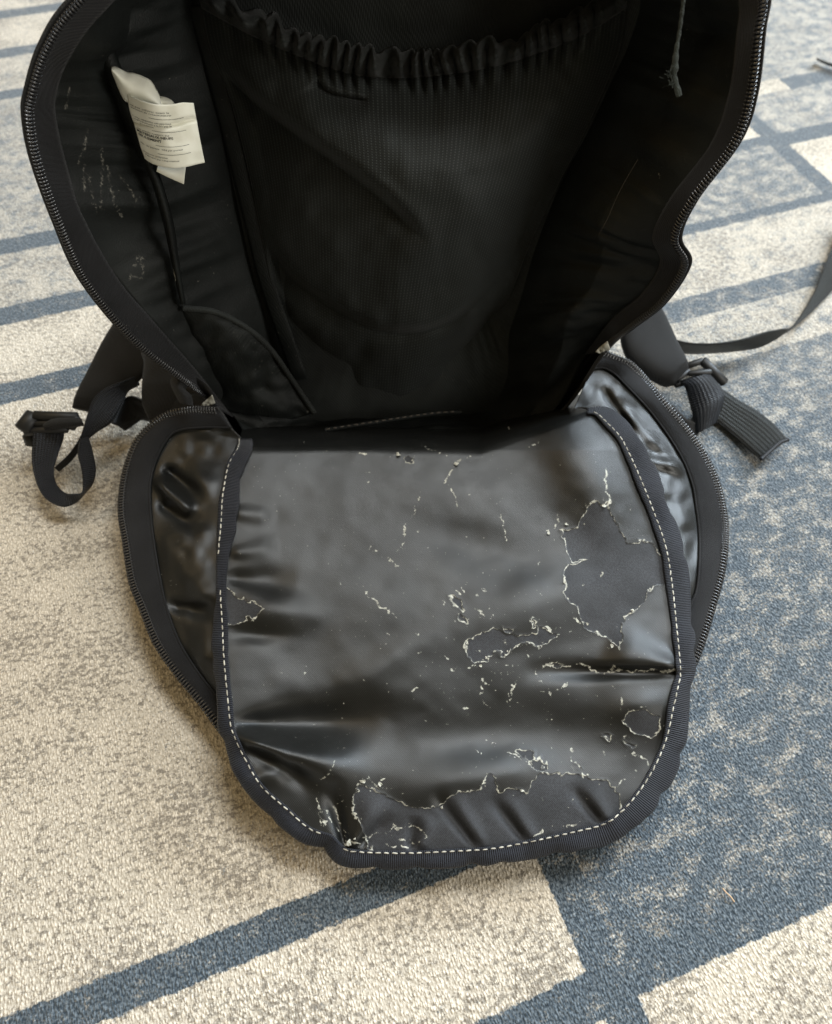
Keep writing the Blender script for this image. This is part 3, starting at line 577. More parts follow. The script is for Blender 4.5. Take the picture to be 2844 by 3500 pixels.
# gussets of the flap: coated side strips falling outwards from the binding to the zip
ZL = [(736, 1394, .079), (657, 1393, .074), (575, 1409, .068), (515, 1447, .062), (465, 1502, .056), (432, 1579, .050), (413, 1666, .046), (408, 1755, .043), (423, 1853, .040), (445, 1990, .036), (481, 2083, .034), (530, 2203, .031), (606, 2313, .028), (683, 2406, .026), (745, 2492, .024), (800, 2560, .022)]
TL = [(790, 1462, .066), (690, 1462, .064), (602, 1475, .060), (560, 1520, .055), (527, 1590, .050), (514, 1650, .048), (512, 1710, .046), (516, 1776, .044), (524, 1840, .043), (541, 1946, .040), (568, 2072, .036), (612, 2193, .033), (672, 2291, .031), (730, 2365, .029), (800, 2440, .027), (850, 2510, .025)]
GL = [(830, 1500, .058), (812, 1520, .057), (800, 1545, .056), (790, 1580, .055), (782, 1625, .055), (778, 1670, .055), (775, 1720, .055), (775, 1780, .055), (775, 1850, .054), (775, 1950, .053), (775, 2060, .052), (780, 2170, .050), (790, 2280, .048), (800, 2370, .046), (830, 2450, .044), (870, 2520, .042)]
ZR = [(2062, 1196, .094), (2108, 1217, .091), (2159, 1239, .088), (2217, 1302, .074), (2285, 1383, .065), (2365, 1480, .056), (2417, 1560, .050), (2457, 1652, .046), (2476, 1730, .043), (2486, 1804, .042), (2483, 1891, .046), (2469, 1975, .043), (2444, 2067, .040), (2423, 2140, .038), (2390, 2240, .035), (2350, 2330, .033)]
TR = [(2020, 1262, .086), (2060, 1258, .085), (2100, 1278, .083), (2140, 1318, .080), (2217, 1400, .064), (2285, 1491, .055), (2337, 1577, .050), (2368, 1660, .046), (2378, 1720, .044), (2390, 1821, .043), (2390, 1926, .048), (2381, 2014, .046), (2360, 2070, .044), (2340, 2140, .042), (2320, 2230, .040), (2300, 2300, .038)]
GR = [(1960, 1400, .080), (1980, 1395, .080), (2010, 1398, .080), (2060, 1405, .078), (2100, 1450, .074), (2150, 1520, .070), (2190, 1600, .066), (2220, 1680, .063), (2240, 1740, .061), (2270, 1821, .058), (2290, 1926, .056), (2300, 2014, .055), (2305, 2080, .053), (2308, 2150, .052), (2305, 2230, .050), (2295, 2300, .048)]
def zwr_left(px, py):
    mm = .001
    return gauss_line(px, py, 530, 1640, 660, 1755, 16, 9*mm, 34)+gauss_line(px, py, 560, 1600, 690, 1700, 18, -7*mm, 30)+gauss_line(px, py, 540, 1720, 680, 1800, 18, -5*mm, 30)+blob(px, py, 690, 1640, 40, 60, 5*mm)+blob(px, py, 620, 1880, 70, 80, 6*mm, .5)+gauss_line(px, py, 560, 2070, 740, 2090, 18, -6*mm, 30)+blob(px, py, 680, 2010, 60, 60, 4*mm)+blob(px, py, 690, 2260, 40, 50, 4*mm)
def zwr_right(px, py):
    mm = .001
    return gauss_line(px, py, 2130, 1400, 2330, 1620, 18, 4*mm, 26)+gauss_line(px, py, 2180, 1560, 2330, 1600, 16, 5*mm, 26)+blob(px, py, 2270, 1560, 50, 24, -4*mm)+blob(px, py, 2330, 1780, 30, 80, 3*mm)+gauss_line(px, py, 2060, 1330, 2160, 1480, 16, -4*mm, 20)
for side, Gc, Tc, Zc, zw in (('l', GL, TL, ZL, zwr_left), ('r', GR, TR, ZR, zwr_right)):
    n = 150; Gs, Ts, Zs = spl(Gc, n, arc=False), spl(Tc, n, arc=False), spl(Zc, n, arc=False)
    s = np.linspace(0, 1, 40)[None, :, None]
    P = Gs[:, None, :]*(1-s)+Ts[:, None, :]*s
    belly = np.sin(np.pi*s[..., 0])
    z = P[..., 2]+zw(P[..., 0], P[..., 1])*np.clip(belly*2, 0, 1)+(fbm(P[..., 0]/70, P[..., 1]/70, 61, 2)-.5)*.006*belly
    adopt(grid('flap_gusset', U(P[..., 0], P[..., 1], z), M['gusset'], solid=.0008))
    s = np.linspace(0, 1, 8)[None, :, None]; P = Ts[:, None, :]*(1-s)+Zs[:, None, :]*s
    z = P[..., 2]+.0014+.0016*np.sin(np.pi*s[..., 0])
    adopt(grid('flap_zip_tape', U(P[..., 0], P[..., 1], z), M['tape'], solid=.0012))
    e3 = U(Zs[:, 0], Zs[:, 1], Zs[:, 2]+.0018); i3 = U(Ts[:, 0], Ts[:, 1], Ts[:, 2]+.0018)
    zip_teeth('flap_zip_teeth', e3, i3, .0025, .0052, .00072)
    c3 = e3+(i3-e3)*np.clip(.0074/np.linalg.norm(i3-e3, axis=1), 0, 1)[:, None]+np.array([0, 0, .0006])
    adopt(tube('flap_zip_cord', c3, .0009, M['tape'], None, 6))
    adopt(tube('tape_hem', i3+np.array([0, 0, .0004]), .0008, M['tape'], None, 6))
    # outside of the gusset: drops from the zip edge and turns under the flap
    s = np.linspace(0, 1, 14)[None, :]
    base = U(Zs[:, 0], Zs[:, 1], Zs[:, 2]); c0 = U(np.array(1540.), np.array(2050.), np.array(.0))
    inw = (c0-base)*np.array([1, 1, 0]); inw /= np.linalg.norm(inw, axis=1)[:, None]
    Pk = base[:, None, :]+inw[:, None, :]*(.075*s**1.3+.004)[..., None]
    Pk[..., 2] = base[:, None, 2]*(1-s)**1.5+.004
    adopt(grid('gusset_outside', Pk, M['shell'], solid=.001))
# underside of the flap: front gusset folded beneath the binding
sub = BT[::4, 0]; c0 = U(np.array(1540.), np.array(2150.), np.array(.0)); inw = (c0-sub)*np.array([1, 1, 0]); inw /= np.linalg.norm(inw, axis=1)[:, None]
s = np.linspace(0, 1, 16)[None, :]
Pk = sub[:, None, :]+inw[:, None, :]*(.010+.05*s**1.2-.012*np.sin(np.pi*s))[..., None]; Pk[..., 2] = (sub[:, None, 2]-.002)*(1-s)+.003
keepj = SB[::4, 1] > 2300
adopt(grid('front_gusset', Pk[keepj], M['shell'], solid=.001))

# ------------------------------------------------------------------ inside: gathered pocket on the back panel
HEM = [(690, 20), (850, 108), (1010, 180), (1160, 236), (1300, 258), (1480, 252), (1680, 222), (1850, 170), (2000, 108), (2140, 20)]
PL = [(690, 20), (718, 160), (785, 330), (845, 560), (895, 800), (935, 1000), (985, 1170)]
PR = [(2140, 20), (2112, 180), (2012, 420), (1902, 640), (1812, 830), (1745, 1000), (1660, 1170)]
PB = [(985, 1170), (1060, 1270), (1160, 1345), (1280, 1392), (1390, 1380), (1500, 1320), (1580, 1240), (1660, 1170)]
nr, nc = 230, 260
h_, l_, r_, b_ = spl(HEM, nc), spl(PL, nr), spl(PR, nr), spl(PB, nc)
t = np.linspace(0, 1, nr)[:, None, None]; s = np.linspace(0, 1, nc)[None, :, None]
Cn = (1-t)*h_[None]+t*b_[None]+(1-s)*l_[:, None]+s*r_[:, None]-((1-s)*(1-t)*h_[0]+s*(1-t)*h_[-1]+(1-s)*t*b_[0]+s*t*b_[-1])
px, py = Cn[..., 0], Cn[..., 1]; t2, s2 = t[..., 0], s[..., 0]
rid = np.interp(px, [780, 1000, 1150, 1360, 1500, 1640, 1800, 1970, 2050], [330, 420, 510, 615, 618, 590, 515, 410, 350])
dr = py-rid
bul = .062*np.exp(-(np.where(dr < 0, dr/330, dr/520))**2)*np.sin(np.pi*s2)**.8
top = np.exp(-(t2/.05)**2)
pl = np.cumsum(.25+.95*vn(np.arange(nc)/11.0, np.zeros(nc), 5))*1.6; ple = np.sin(pl*.62)[None, :]*.0040*np.exp(-(t2/.045)**2)*np.clip(np.sin(np.pi*s2)*3, 0, 1)
def step_fold(pts, amp, w, sharp=9.0, flip=1):
    P = spl(pts, 60); d = np.full(px.shape, 1e9); sg = np.zeros(px.shape); tp = np.zeros(px.shape)
    for i in range(59):
        x0, y0 = P[i]; x1, y1 = P[i+1]; dx, dy = x1-x0, y1-y0; t_ = ((px-x0)*dx+(py-y0)*dy)/(dx*dx+dy*dy); tc = np.clip(t_, 0, 1)
        e = np.hypot(px-x0-tc*dx, py-y0-tc*dy); m = e < d
        d[m] = e[m]; sg[m] = np.sign((dx*(py-y0)-dy*(px-x0))[m])*flip; tp[m] = (i+tc[m])/59
    prof = np.where(sg > 0, np.exp(-d/w), np.exp(-(d/sharp)**2))
    return amp*prof*sm(tp, 0, .15)*(1-sm(tp, .78, 1.0))
fold = step_fold([(700, 180), (850, 335), (1020, 470), (1200, 600), (1340, 715), (1480, 862)], .022, 150, 26)+step_fold([(860, 760), (930, 880), (1050, 1000), (1300, 1135), (1540, 1105), (1760, 900)], .012, 120, 24)+step_fold([(1925, 470), (1860, 640), (1800, 780), (1745, 930)], .006, 90, 22, -1)+step_fold([(1080, 265), (1130, 320), (1270, 348)], .008, 30, 10)-.012*sm(py, 1185, 1330)
edge_in = np.clip(np.minimum(s2, 1-s2)*14, 0, 1)
Yp = Yback(py)-.010+.028*sm(t2, .80, 1.0)-bul+fold*edge_in+ple+(fbm(px/190, py/240, 71, 3)-.5)*.014*edge_in
pock = adopt(grid('gathered_pocket', UY(px, py, Yp), M['ripstop'], solid=.0009))
for nm, arr in (('ps', np.broadcast_to(s2, px.shape)), ('pt', np.broadcast_to(t2, px.shape))):
    at = pock.data.attributes.new(nm, 'FLOAT', 'POINT'); at.data.foreach_set('value', np.ascontiguousarray(arr, np.float32).ravel())
# hem: a gathered casing above the seam
nh = 14; tt = np.linspace(0, 1, nh)[:, None]
amp = np.clip(np.sin(np.pi*np.linspace(0, 1, nc))*3, 0, 1)[None, :]
lean = (vn(np.arange(nc)/30.0, np.zeros(nc), 17)-.5)[None, :]*60
hx = h_[None, :, 0]-lean*tt+np.sin(pl*.62)[None, :]*5*tt; hy = h_[None, :, 1]+6-(86+10*np.sin(pl*.62+.8)[None, :]+34*(vn(np.arange(nc)/9.0, np.zeros(nc), 88)-.5)[None, :])*tt
phase = (pl*.62)[None, :]+tt*1.1
hY = Yback(h_[None, :, 1])-.012-.062*np.exp(-((h_[None, :, 1]-np.interp(h_[:, 0], [780, 1000, 1150, 1360, 1500, 1640, 1800, 1970, 2050], [330, 420, 510, 615, 618, 590, 515, 410, 350])[None, :])/330)**2)*np.sin(np.pi*np.linspace(0, 1, nc))[None, :]**.8
irr = (.35+1.1*vn(np.arange(nc)/13.0, np.zeros(nc), 77))[None, :]
hY = hY-.010*np.sin(np.pi*tt)+(fbm(np.arange(nc)[None, :]/5.0+tt*3, tt*5+np.zeros((1, nc)), 79, 2)-.5)*.008+.0115*irr*np.sin(phase)*np.sin(np.pi*np.clip(tt*.8+.12, 0, 1))*amp+.010*tt**3
adopt(grid('elastic_hem', UY(hx, hy, hY), M['pocket'], solid=.0012))
# raised binding strip along the left side of the back panel
SL = [(640, 20), (668, 120), (700, 230), (752, 430), (800, 620), (845, 800), (890, 980), (1000, 1300)]
SL2 = [(x+62-10*i/7, y-6) for i, (x, y) in enumerate(SL)]
a_, b2 = spl(SL, 60, arc=False), spl(SL2, 60, arc=False); s = np.linspace(0, 1, 7)[None, :, None]
P = a_[:, None]*(1-s)+b2[:, None]*s
adopt(grid('panel_edge_band', UY(P[..., 0], P[..., 1], Yback(P[..., 1])-.009-.001*np.sin(np.pi*s[..., 0])), M['lining'], solid=.0008))
# seam flange of the left wall, a fold of lining the label is sewn into
FA = [(290, 60), (330, 190), (400, 360), (470, 520), (520, 620), (560, 760), (590, 900), (620, 1040)]
FB = [(345, 50), (400, 200), (470, 380), (522, 540), (560, 650), (592, 770), (610, 900), (632, 1040)]
a_, b2 = spl(FA, 60, arc=False), spl(FB, 60, arc=False); P = a_[:, None]*(1-s)+b2[:, None]*s
Yf = np.interp(P[..., 1], [50, 380, 640, 1040], [.468, .462, .456, .450])+.85*tilt_back(P[..., 1])
adopt(grid('seam_flange', UY(P[..., 0], P[..., 1], Yf-.006*np.sin(np.pi*s[..., 0])), M['lining'], solid=.0015))
# loose cream thread on that seam
TH = [(518, 560), (535, 630), (558, 720), (580, 790), (590, 860), (600, 960)]
p = spl(TH, 70); thp = UY(p[:, 0]+(vn(np.arange(70)/4., np.zeros(70), 3)-.5)*5, p[:, 1], np.interp(p[:, 1], [560, 1000], [.455, .448])+.85*tilt_back(p[:, 1]))
adopt(tube('seam_thread', thp, .00028, M['thread'], None, 5))
# seam stitching on the right wall and on the base
p = spl([(2180, 545), (2120, 650), (2075, 750), (2048, 800)], 40); adopt(tube('seam_thread', UY(p[:, 0], p[:, 1], np.full(40, .452)+.8*tilt_back(p[:, 1])), .00011, M['thread2'], None, 5))
base_p = spl([(1110, 1470), (1250, 1448), (1400, 1425), (1500, 1412), (1580, 1408)], 60)
bt = U(base_p[:, 0], base_p[:, 1], np.full(60, .034)); bs = adopt(tube('base_seam', bt, .0022, M['lining'], None, 8))
bpy.context.view_layer.update(); bind_inv[bs.name] = bs.matrix_world.inverted()
sme2 = sme.copy(); sme2.materials.clear(); sme2.materials.append(M['thread2'])
stitches(bt+np.array([0, -.0012, .0022]), .0062, bs, (0, -.5, 1), me=sme2, scale=.9)
# small inner pocket low on the left with a piped edge
IA = [(625, 1052), (740, 1068), (850, 1125), (930, 1200), (1000, 1300), (1075, 1412)]
IB = [(628, 1080), (655, 1180), (685, 1260), (720, 1330), (770, 1400), (1000, 1432)]
a_, b2 = spl(IA, 60, arc=False), spl(IB, 60, arc=False); s = np.linspace(0, 1, 30)[None, :, None]; P = a_[:, None]*(1-s)+b2[:, None]*s
def Yin(px, py): return np.interp(py, [1040, 1200, 1330, 1440], [.462, .462, .455, .437])-np.interp(px, [620, 1080], [.012, -.006])
inb = .012*np.sin(np.pi*s[..., 0])*np.sin(np.pi*np.linspace(0, 1, 60))[:, None]
adopt(grid('inner_pocket', UY(P[..., 0], P[..., 1], Yin(P[..., 0], P[..., 1])-inb+(fbm(P[..., 0]/60, P[..., 1]/60, 81, 2)-.5)*.008), M['lining'], solid=.001))
pp = spl(IA, 60); adopt(tube('pocket_piping', UY(pp[:, 0], pp[:, 1], Yin(pp[:, 0], pp[:, 1])-.002), .0023, M['pocket'], None, 8))
# frayed draw cord hanging in the upper right
cp = spl([(2350, -160), (2340, -40), (2333, 30), (2322, 110), (2312, 170), (2306, 230), (2304, 262), (2314, 300), (2322, 328)], 90)
rad = np.interp(np.linspace(0, 1, 90), [0, .62, .72, .80, .86, 1], [.0010, .0011, .0016, .0022, .0017, .0019])*(1+.12*np.sin(np.arange(90)*.9))
cord = adopt(tube('frayed_cord', UY(cp[:, 0], cp[:, 1], .43+.9*tilt_back(cp[:, 1])), rad, M['cord'], None, 10))
tuft_v, tuft_f = [], []
for k in range(26):
    x, y = rng.normal(2296, 9), rng.normal(252, 16); L = rng.uniform(10, 26); an = rng.uniform(1.2, 3.6)
    q = UY(np.array([x, x+L*.5*math.cos(an), x+L*math.cos(an)]), np.array([y, y+L*.5*math.sin(an)*.6, y+L*math.sin(an)]), np.array([.429, .428, .428])+.9*tilt_back(y)); b0 = len(tuft_v)
    for j in range(3): tuft_v += [q[j]+np.array([-.0003, 0, 0]), q[j]+np.array([.0003, 0, .0002])]
    tuft_f += [(b0, b0+1, b0+3, b0+2), (b0+2, b0+3, b0+5, b0+4)]
tf = mesh_obj('cord_fray', np.array(tuft_v), tuft_f, M['cord']); tf['kind'] = 'stuff'; adopt(tf)

# ------------------------------------------------------------------ care label sewn into the left seam
def zl(p): return [(380+a/4.749, 200+b/4.749) for a, b in p]
LT = zl([(262, 585), (420, 655), (560, 705), (720, 742), (900, 748), (1035, 738), (1160, 715), (1335, 722)])
LB = zl([(545, 1620), (640, 1690), (760, 1738), (900, 1768), (1060, 1778), (1220, 1758), (1370, 1722), (1520, 1690)])
LLf = zl([(262, 585), (300, 830), (395, 1130), (470, 1400), (545, 1620)]); LRt = zl([(1335, 722), (1382, 980), (1425, 1220), (1470, 1450), (1520, 1690)])
def label_xy(s, t):
    s = np.atleast_1d(np.asarray(s, float)); t = np.atleast_1d(np.asarray(t, float))
    def at(C, q):
        C = spl(C, 80, arc=True); k = np.clip(q, 0, 1)*79
        return np.stack([np.interp(k, np.arange(80), C[:, 0]), np.interp(k, np.arange(80), C[:, 1])], -1)
    T_, B_, L_, R_ = at(LT, s), at(LB, s), at(LLf, t), at(LRt, t)
    c00, c10, c01, c11 = [np.array(q) for q in (LT[0], LT[-1], LB[0], LB[-1])]
    s = s[:, None]; t = t[:, None]
    return (1-t)*T_+t*B_+(1-s)*L_+s*R_-((1-s)*(1-t)*c00+s*(1-t)*c10+(1-s)*t*c01+s*t*c11)
def label_pt(s, t, lift=0):
    q = label_xy(s, t); s = np.atleast_1d(s); t = np.atleast_1d(t)
    Y = .446+.85*tilt_back(q[:, 1])-.010*np.sin(np.pi*np.clip(s*.9+.02, 0, 1))+.004*s+.004*t-lift+(fbm(s*3.2, t*2.6, 201, 2)-.5)*.004+.0025*np.exp(-((t-.42+.15*s)/.035)**2)
    return UY(q[:, 0], q[:, 1], Y)
ss, tt = np.meshgrid(np.linspace(0, 1, 40), np.linspace(0, 1, 40))
lab = adopt(grid('care_label', label_pt(ss.ravel(), tt.ravel()).reshape(40, 40, 3), M['label'], solid=.0004)); lab['label'] = 'cream fabric care label with printed French text'
def flap_piece(name, A, B, Ya, Yb, bul, parent):
    a_, b_ = spl(A, 40), spl(B, 40); s = np.linspace(0, 1, 16)[None, :, None]; P = a_[:, None]*(1-s)+b_[:, None]*s
    Y = Ya+.85*tilt_back(P[..., 1])+(Yb-Ya)*s[..., 0]-bul*np.sin(np.pi*s[..., 0])
    o = grid(name, UY(P[..., 0], P[..., 1], np.broadcast_to(Y, P.shape[:2])), M['label'], None, solid=.0004)
    o.parent = parent; o.matrix_parent_inverse = PK; return o
bpy.context.view_layer.update()
PKsave = PK; PK = lab.matrix_world.inverted()
flap_piece('label_fold', zl([(0, 135), (90, 140), (250, 220), (380, 240), (560, 310), (650, 370), (730, 500), (790, 620), (830, 760)]), zl([(15, 230), (60, 340), (110, 470), (170, 600), (230, 690), (350, 735), (500, 770), (650, 790), (830, 800)]), .458, .452, .008, lab)
flap_piece('label_fold', zl([(780, 612), (850, 620), (930, 650), (990, 690), (1040, 750)]), zl([(790, 780), (850, 785), (930, 790), (990, 790), (1050, 790)]), .462, .456, .004, lab)
flap_piece('label_tail', zl([(770, 1700), (900, 1720), (1050, 1730), (1215, 1720)]), zl([(735, 1830), (880, 1905), (1030, 1975), (1180, 2038)]), .456, .450, .003, lab)
PK_lab = PK; PK = PKsave
# printed lines: (text, s0, t0, height in t)
LINES = [('ne pas enlever avant la', .02, .145, .050, .60), ('livraison au consommateur', .03, .185, .050, .62), ('Cette etiquette est apposee', .02, .315, .046, .60), ('conformement a la loi par la', .02, .355, .046, .60), ('province', .12, .39, .042, .22), ('Cet article contient des', .03, .500, .046, .52), ('MATERIAUX NEUFS', .02, .555, .075, .58), ('SEULEMENT', .03, .610, .070, .38), ('No. de permis  ON par permis', .03, .735, .048, .68), ('Contenu: polyester', .03, .86, .048, .42), ('Fabrique par l importateur', .06, .905, .046, .56)]
for txt, s0, t0, hh, wid in LINES:
    cu = bpy.data.curves.new('t', 'FONT'); cu.body = txt; cu.resolution_u = 1; cu.size = 1.0; cu.offset = 0.022 if txt.isupper() else 0.006
    to = bpy.data.objects.new('t', cu); COL.objects.link(to); dg = bpy.context.evaluated_depsgraph_get()
    me = bpy.data.meshes.new_from_object(to.evaluated_get(dg)); bpy.data.objects.remove(to)
    n = len(me.vertices); co = np.empty(n*3); me.vertices.foreach_get('co', co); co = co.reshape(-1, 3); w = co[:, 0].max()
    s = s0+co[:, 0]/w*wid; t = t0-co[:, 1]*hh*.75
    P = label_pt(s, t, .0006); me.vertices.foreach_set('co', P.ravel()); me.update(); me.materials.clear(); me.materials.append(M['ink']); me.name = 'printed_line'
    o = bpy.data.objects.new('printed_line', me); COL.objects.link(o); o.parent = lab; o.matrix_parent_inverse = PK_lab
for t0 in (.235, .435, .665, .795):
    s = np.linspace(.3, .82, 30); A = label_pt(s, np.full(30, t0), .0005); B = label_pt(s, np.full(30, t0+.006), .0005)
    o = grid('printed_rule', np.stack([A, B]), M['ink'], None); o.parent = lab; o.matrix_parent_inverse = PK_lab

# ------------------------------------------------------------------ straps and buckles outside
def padded(name, A, B, th, mat):
    """padded strap: closed loft between two edge polylines of (px, py, z)"""
    n = 50; a_, b_ = spl(A, n, arc=False), spl(B, n, arc=False); k = 20
    ang = np.linspace(0, 2*math.pi, k, endpoint=False); s = .5-.5*np.sign(np.cos(ang))*np.abs(np.cos(ang))**.7; h = np.sign(np.sin(ang))*np.abs(np.sin(ang))**.7*th
    P = a_[:, None, :]*(1-s)[None, :, None]+b_[:, None, :]*s[None, :, None]
    tp = np.clip(np.minimum(np.linspace(0, 1, n)*12, (1-np.linspace(0, 1, n))*12)+.25, 0, 1)
    z = P[..., 2]+h[None, :]*tp[:, None]
    V = U(P[..., 0], P[..., 1], P[..., 2]); V[..., 2] = np.maximum(z, .0015)
    F = gfaces(n, k, True)+[tuple(range(k))[::-1], tuple(range((n-1)*k, n*k))]
    return adopt(mesh_obj(name, V.reshape(-1, 3), F, mat))
q4 = lambda p: [(a/1.827, 900+b/1.827, z) for a, b, z in p]
q6 = lambda p: [(1850+a/1.746, 850+b/1.746, z) for a, b, z in p]
def pix(x, y, z):
    d = np.array([x, y, z-H]); dep = d@fw; return (CX+F_PX*(d@RIGHT)/dep, CY-F_PX*(d@UP)/dep, z)
# left shoulder strap
padded('shoulder_strap', [pix(-.115, .63, .29), pix(-.160, .645, .19)]+q4([(800, 250, .085), (720, 370, .075), (640, 500, .062), (560, 660, .050), (490, 800, .042), (450, 900, .036)]), [pix(-.060, .635, .29), pix(-.105, .635, .19)]+q4([(1010, 420, .085), (960, 560, .072), (900, 690, .058), (800, 780, .046), (690, 850, .040), (590, 930, .034)]), .007, M['strap'])
adopt(ribbon('strap_webbing', q4([(860, 700, .056), (740, 745, .058), (640, 790, .056), (575, 860, .052), (540, 960, .046), (505, 1080, .036), (430, 1190, .024), (340, 1275, .014)]), q4([(870, 760, .046), (800, 800, .046), (765, 880, .044), (700, 990, .040), (600, 1060, .034), (535, 1115, .028), (450, 1230, .018), (370, 1300, .010)]), M['web'], None))
loopA = [(212, 1000, .040), (205, 1090, .042), (200, 1250, .036), (238, 1395, .028), (300, 1480, .022), (395, 1522, .018), (470, 1495, .018), (530, 1435, .020), (582, 1365, .024), (597, 1280, .030), (575, 1165, .036), (552, 1085, .040)]
loopB = [(400, 1045, .040), (395, 1100, .038), (365, 1190, .032), (335, 1285, .026), (350, 1370, .022), (400, 1430, .024), (455, 1442, .028), (515, 1432, .030), (520, 1350, .034), (507, 1270, .038), (487, 1190, .042), (500, 1095, .044)]
adopt(ribbon('webbing_loop', q4(loopA), q4(loopB), M['web'], None, n=90))
adopt(ribbon('waist_strap', q4([(960, 900, .030), (880, 850, .030), (800, 830, .028), (740, 900, .024), (700, 1000, .020)]), q4([(960, 990, .012), (890, 975, .010), (850, 1000, .008), (790, 1040, .006), (770, 1030, .006)]), M['shell'], None, solid=.003))
padded('side_pocket', q4([(880, 560, .085), (900, 640, .080), (890, 760, .068), (890, 880, .050), (930, 980, .034)]), q4([(1330, 800, .085), (1320, 830, .080), (1330, 860, .070), (1340, 890, .055), (1340, 930, .040)]), .012, M['shell'])
# wrinkled mesh of the side pocket
adopt(ribbon('pocket_fold', q4([(1090, 690, .092), (1070, 740, .090), (1090, 800, .086), (1130, 870, .080)]), q4([(1180, 760, .092), (1150, 790, .092), (1190, 830, .090), (1200, 890, .082)]), M['strap'], None, arch=.006, solid=.002))
def box_parts(name, bars, r, mat):
    """ladder-lock buckle: rounded bars between points (px, py, z) welded into one frame"""
    vs, fs = [], []
    for (A, B, rr) in bars:
        a, b = U(np.array(float(A[0])), np.array(float(A[1])), np.array(A[2])), U(np.array(float(B[0])), np.array(float(B[1])), np.array(B[2]))
        T = (b-a)/np.linalg.norm(b-a); N1 = np.cross(T, [0, 0, 1]); N1 /= np.linalg.norm(N1); N2 = np.cross(T, N1)
        k = 8; base = len(vs)
        for s, f in ((-.0012, .55), (.0, 1), (1, 1), (1.0012, .55)):
            c0 = a+(b-a)*np.clip(s, 0, 1)+T*(s if s < 0 else (s-1 if s > 1 else 0))
            for i in range(k):
                an = (i+.5)*2*math.pi/k; vs.append(c0+(N1*math.cos(an)*1.15+N2*math.sin(an)*.9)*r*rr*f)
        for q in range(3):
            for i in range(k): fs.append((base+q*k+i, base+q*k+(i+1) % k, base+(q+1)*k+(i+1) % k, base+(q+1)*k+i))
        fs.append(tuple(base+i for i in range(k))[::-1]); fs.append(tuple(base+3*k+i for i in range(k)))
    return adopt(mesh_obj(name, np.array(vs), fs, mat))
c4 = lambda a, b, z: (a/1.827, 900+b/1.827, z)
box_parts('buckle', [(c4(215, 945, .046), c4(140, 1040, .042), 2.6), (c4(215, 950, .048), c4(480, 960, .048), 1.5), (c4(160, 1050, .040), c4(420, 1030, .042), 1.5), (c4(480, 960, .048), c4(440, 1030, .044), 1.4), (c4(190, 1000, .044), c4(440, 995, .046), 1.1), (c4(180, 1070, .034), c4(200, 1130, .026), 1.8)], .0027, M['plastic'])
adopt(ribbon('webbing_turn', q4([(270, 1010, .050), (330, 975, .053), (420, 968, .054), (510, 975, .052)]), q4([(280, 1040, .046), (360, 1030, .050), (440, 1025, .050), (525, 1010, .048)]), M['strap'], None, arch=.004))
# right shoulder strap, buckle and tails
padded('shoulder_strap', [pix(.060, .635, .29), pix(.120, .64, .19)]+q6([(600, 330, .085), (480, 470, .075), (500, 620, .062), (590, 720, .050), (700, 790, .040), (790, 815, .034)]), [pix(.115, .645, .29), pix(.180, .66, .19)]+q6([(660, 290, .085), (720, 380, .076), (770, 480, .064), (810, 570, .054), (850, 650, .046), (880, 715, .040)]), .010, M['strap'])
adopt(ribbon('chest_webbing', q6([(700, 520, .040), (800, 545, .040), (900, 565, .040), (1050, 565, .038), (1200, 540, .034), (1330, 500, .030), (1430, 480, .022), (1495, 467, .014), (1560, 380, .012), (1640, 240, .012), (1700, 80, .012), (1740, -20, .012), (1800, -200, .012)]), q6([(730, 600, .012), (830, 622, .012), (950, 626, .010), (1150, 612, .010), (1300, 588, .010), (1400, 540, .010), (1450, 505, .010), (1492, 478, .010), (1590, 400, .006), (1680, 310, .006), (1740, 245, .006), (1800, 170, .006), (1880, 0, .006)]), M['webg'], None, n=120))
c6 = lambda a, b, z: (1850+a/1.746, 850+b/1.746, z)
box_parts('buckle', [(c6(870, 700, .036), c6(965, 668, .040), 1.0), (c6(965, 668, .040), c6(1095, 800, .030), 1.5), (c6(880, 745, .038), c6(1010, 735, .040), .9), (c6(770, 800, .034), c6(880, 730, .038), .9), (c6(800, 815, .030), c6(1000, 750, .034), .9)], .0030, M['plastic'])
adopt(ribbon('strap_webbing', q6([(820, 800, .030), (860, 830, .036), (885, 920, .034), (905, 1000, .028), (925, 1105, .012)]), q6([(1000, 745, .038), (1040, 790, .044), (1080, 850, .042), (1088, 900, .034), (1040, 1040, .010)]), M['web'], None, arch=.006))
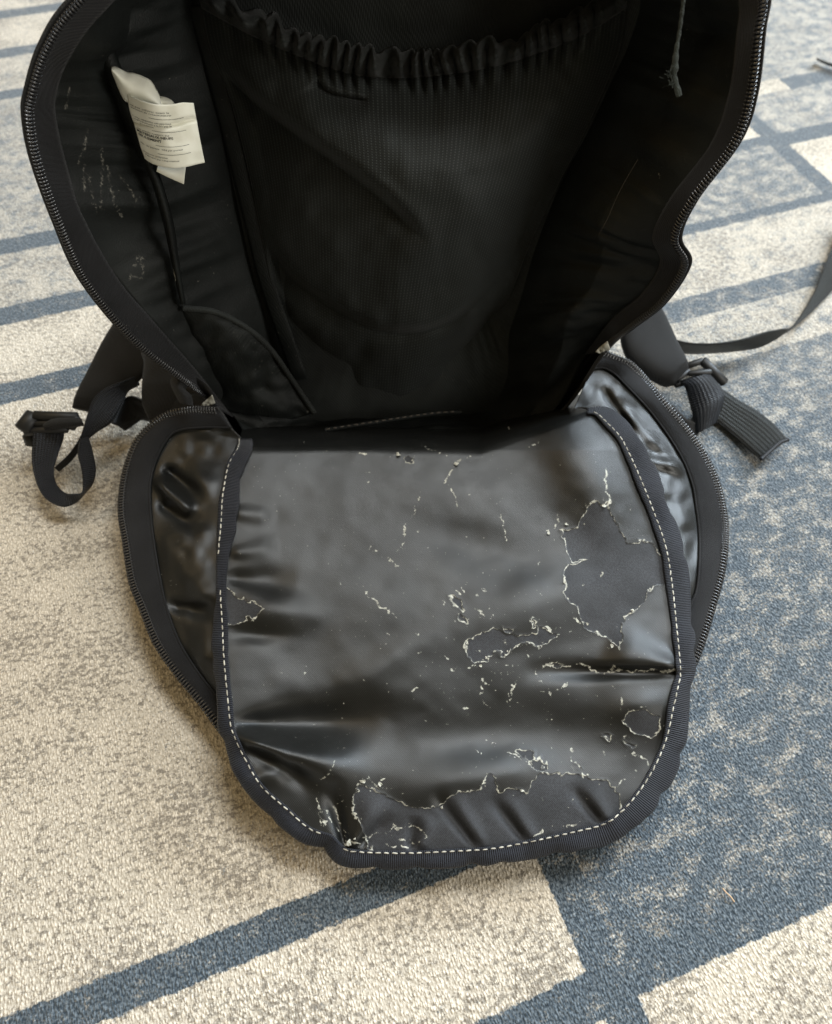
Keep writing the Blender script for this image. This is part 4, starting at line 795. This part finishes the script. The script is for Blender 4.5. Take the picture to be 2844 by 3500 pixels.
adopt(ribbon('webbing_tail', q6([(1000, 840, .010), (1060, 855, .012), (1085, 842, .013), (1180, 905, .012), (1290, 970, .010), (1390, 1050, .010), (1470, 1140, .014)]), q6([(900, 1010, .004), (980, 1050, .005), (1040, 1032, .005), (1120, 1090, .006), (1200, 1160, .007), (1265, 1220, .009), (1312, 1258, .012)]), M['webg'], None))
adopt(tube('tail_hem', spl(C3([(*c6(1312, 1256, 0)[:2], 'z', .013), (*c6(1380, 1195, 0)[:2], 'z', .014), (*c6(1430, 1155, 0)[:2], 'z', .015), (*c6(1474, 1140, 0)[:2], 'z', .015)]), 20), .0018, M['web'], None, 8))
adopt(ribbon('side_strap', q6([(780, 930, .04), (860, 1010, .03), (935, 1040, .02)]), q6([(830, 1080, .02), (900, 1110, .012), (930, 1115, .006)]), M['shell'], None, solid=.003))
adopt(ribbon('strap_end', [(2790, 199, .012), (2815, 209, .010), (2844, 219, .010), (2920, 240, .010), (3010, 240, .01)], [(2794, 205, .004), (2815, 216, .004), (2844, 227, .004), (2920, 250, .004), (3010, 250, .004)], M['webg'], None))
# light frayed tabs where the zip ends meet at the hinge corners
for (x, y, Y) in ((712, 1372, .428), (2062, 1188, .452)):
    a_ = spl([(x-26, y+14), (x-8, y-4), (x+14, y-22)], 12); b_ = spl([(x-14, y+20), (x+4, y+12), (x+24, y+6)], 12); s = np.linspace(0, 1, 5)[None, :, None]; P = a_[:, None]*(1-s)+b_[:, None]*s
    adopt(grid('frayed_zip_end', UY(P[..., 0], P[..., 1], np.full(P.shape[:2], Y-.006)-(fbm(P[..., 0]/9, P[..., 1]/9, 5, 2)-.5)*.006), M['flake'], solid=.0006))

# ------------------------------------------------------------------ a bit of lint on the carpet
lp = spl([(2470, 3036), (2484, 3052), (2497, 3064), (2510, 3082)], 20)
li = tube('lint_fibre', U(lp[:, 0], lp[:, 1], .0012+.0015*np.sin(np.linspace(0, 3.1, 20))), .00045, M['lint'], None, 6)
li['label'] = 'tiny tan fibre lying on blue carpet below the flap'; li['category'] = 'fibre'
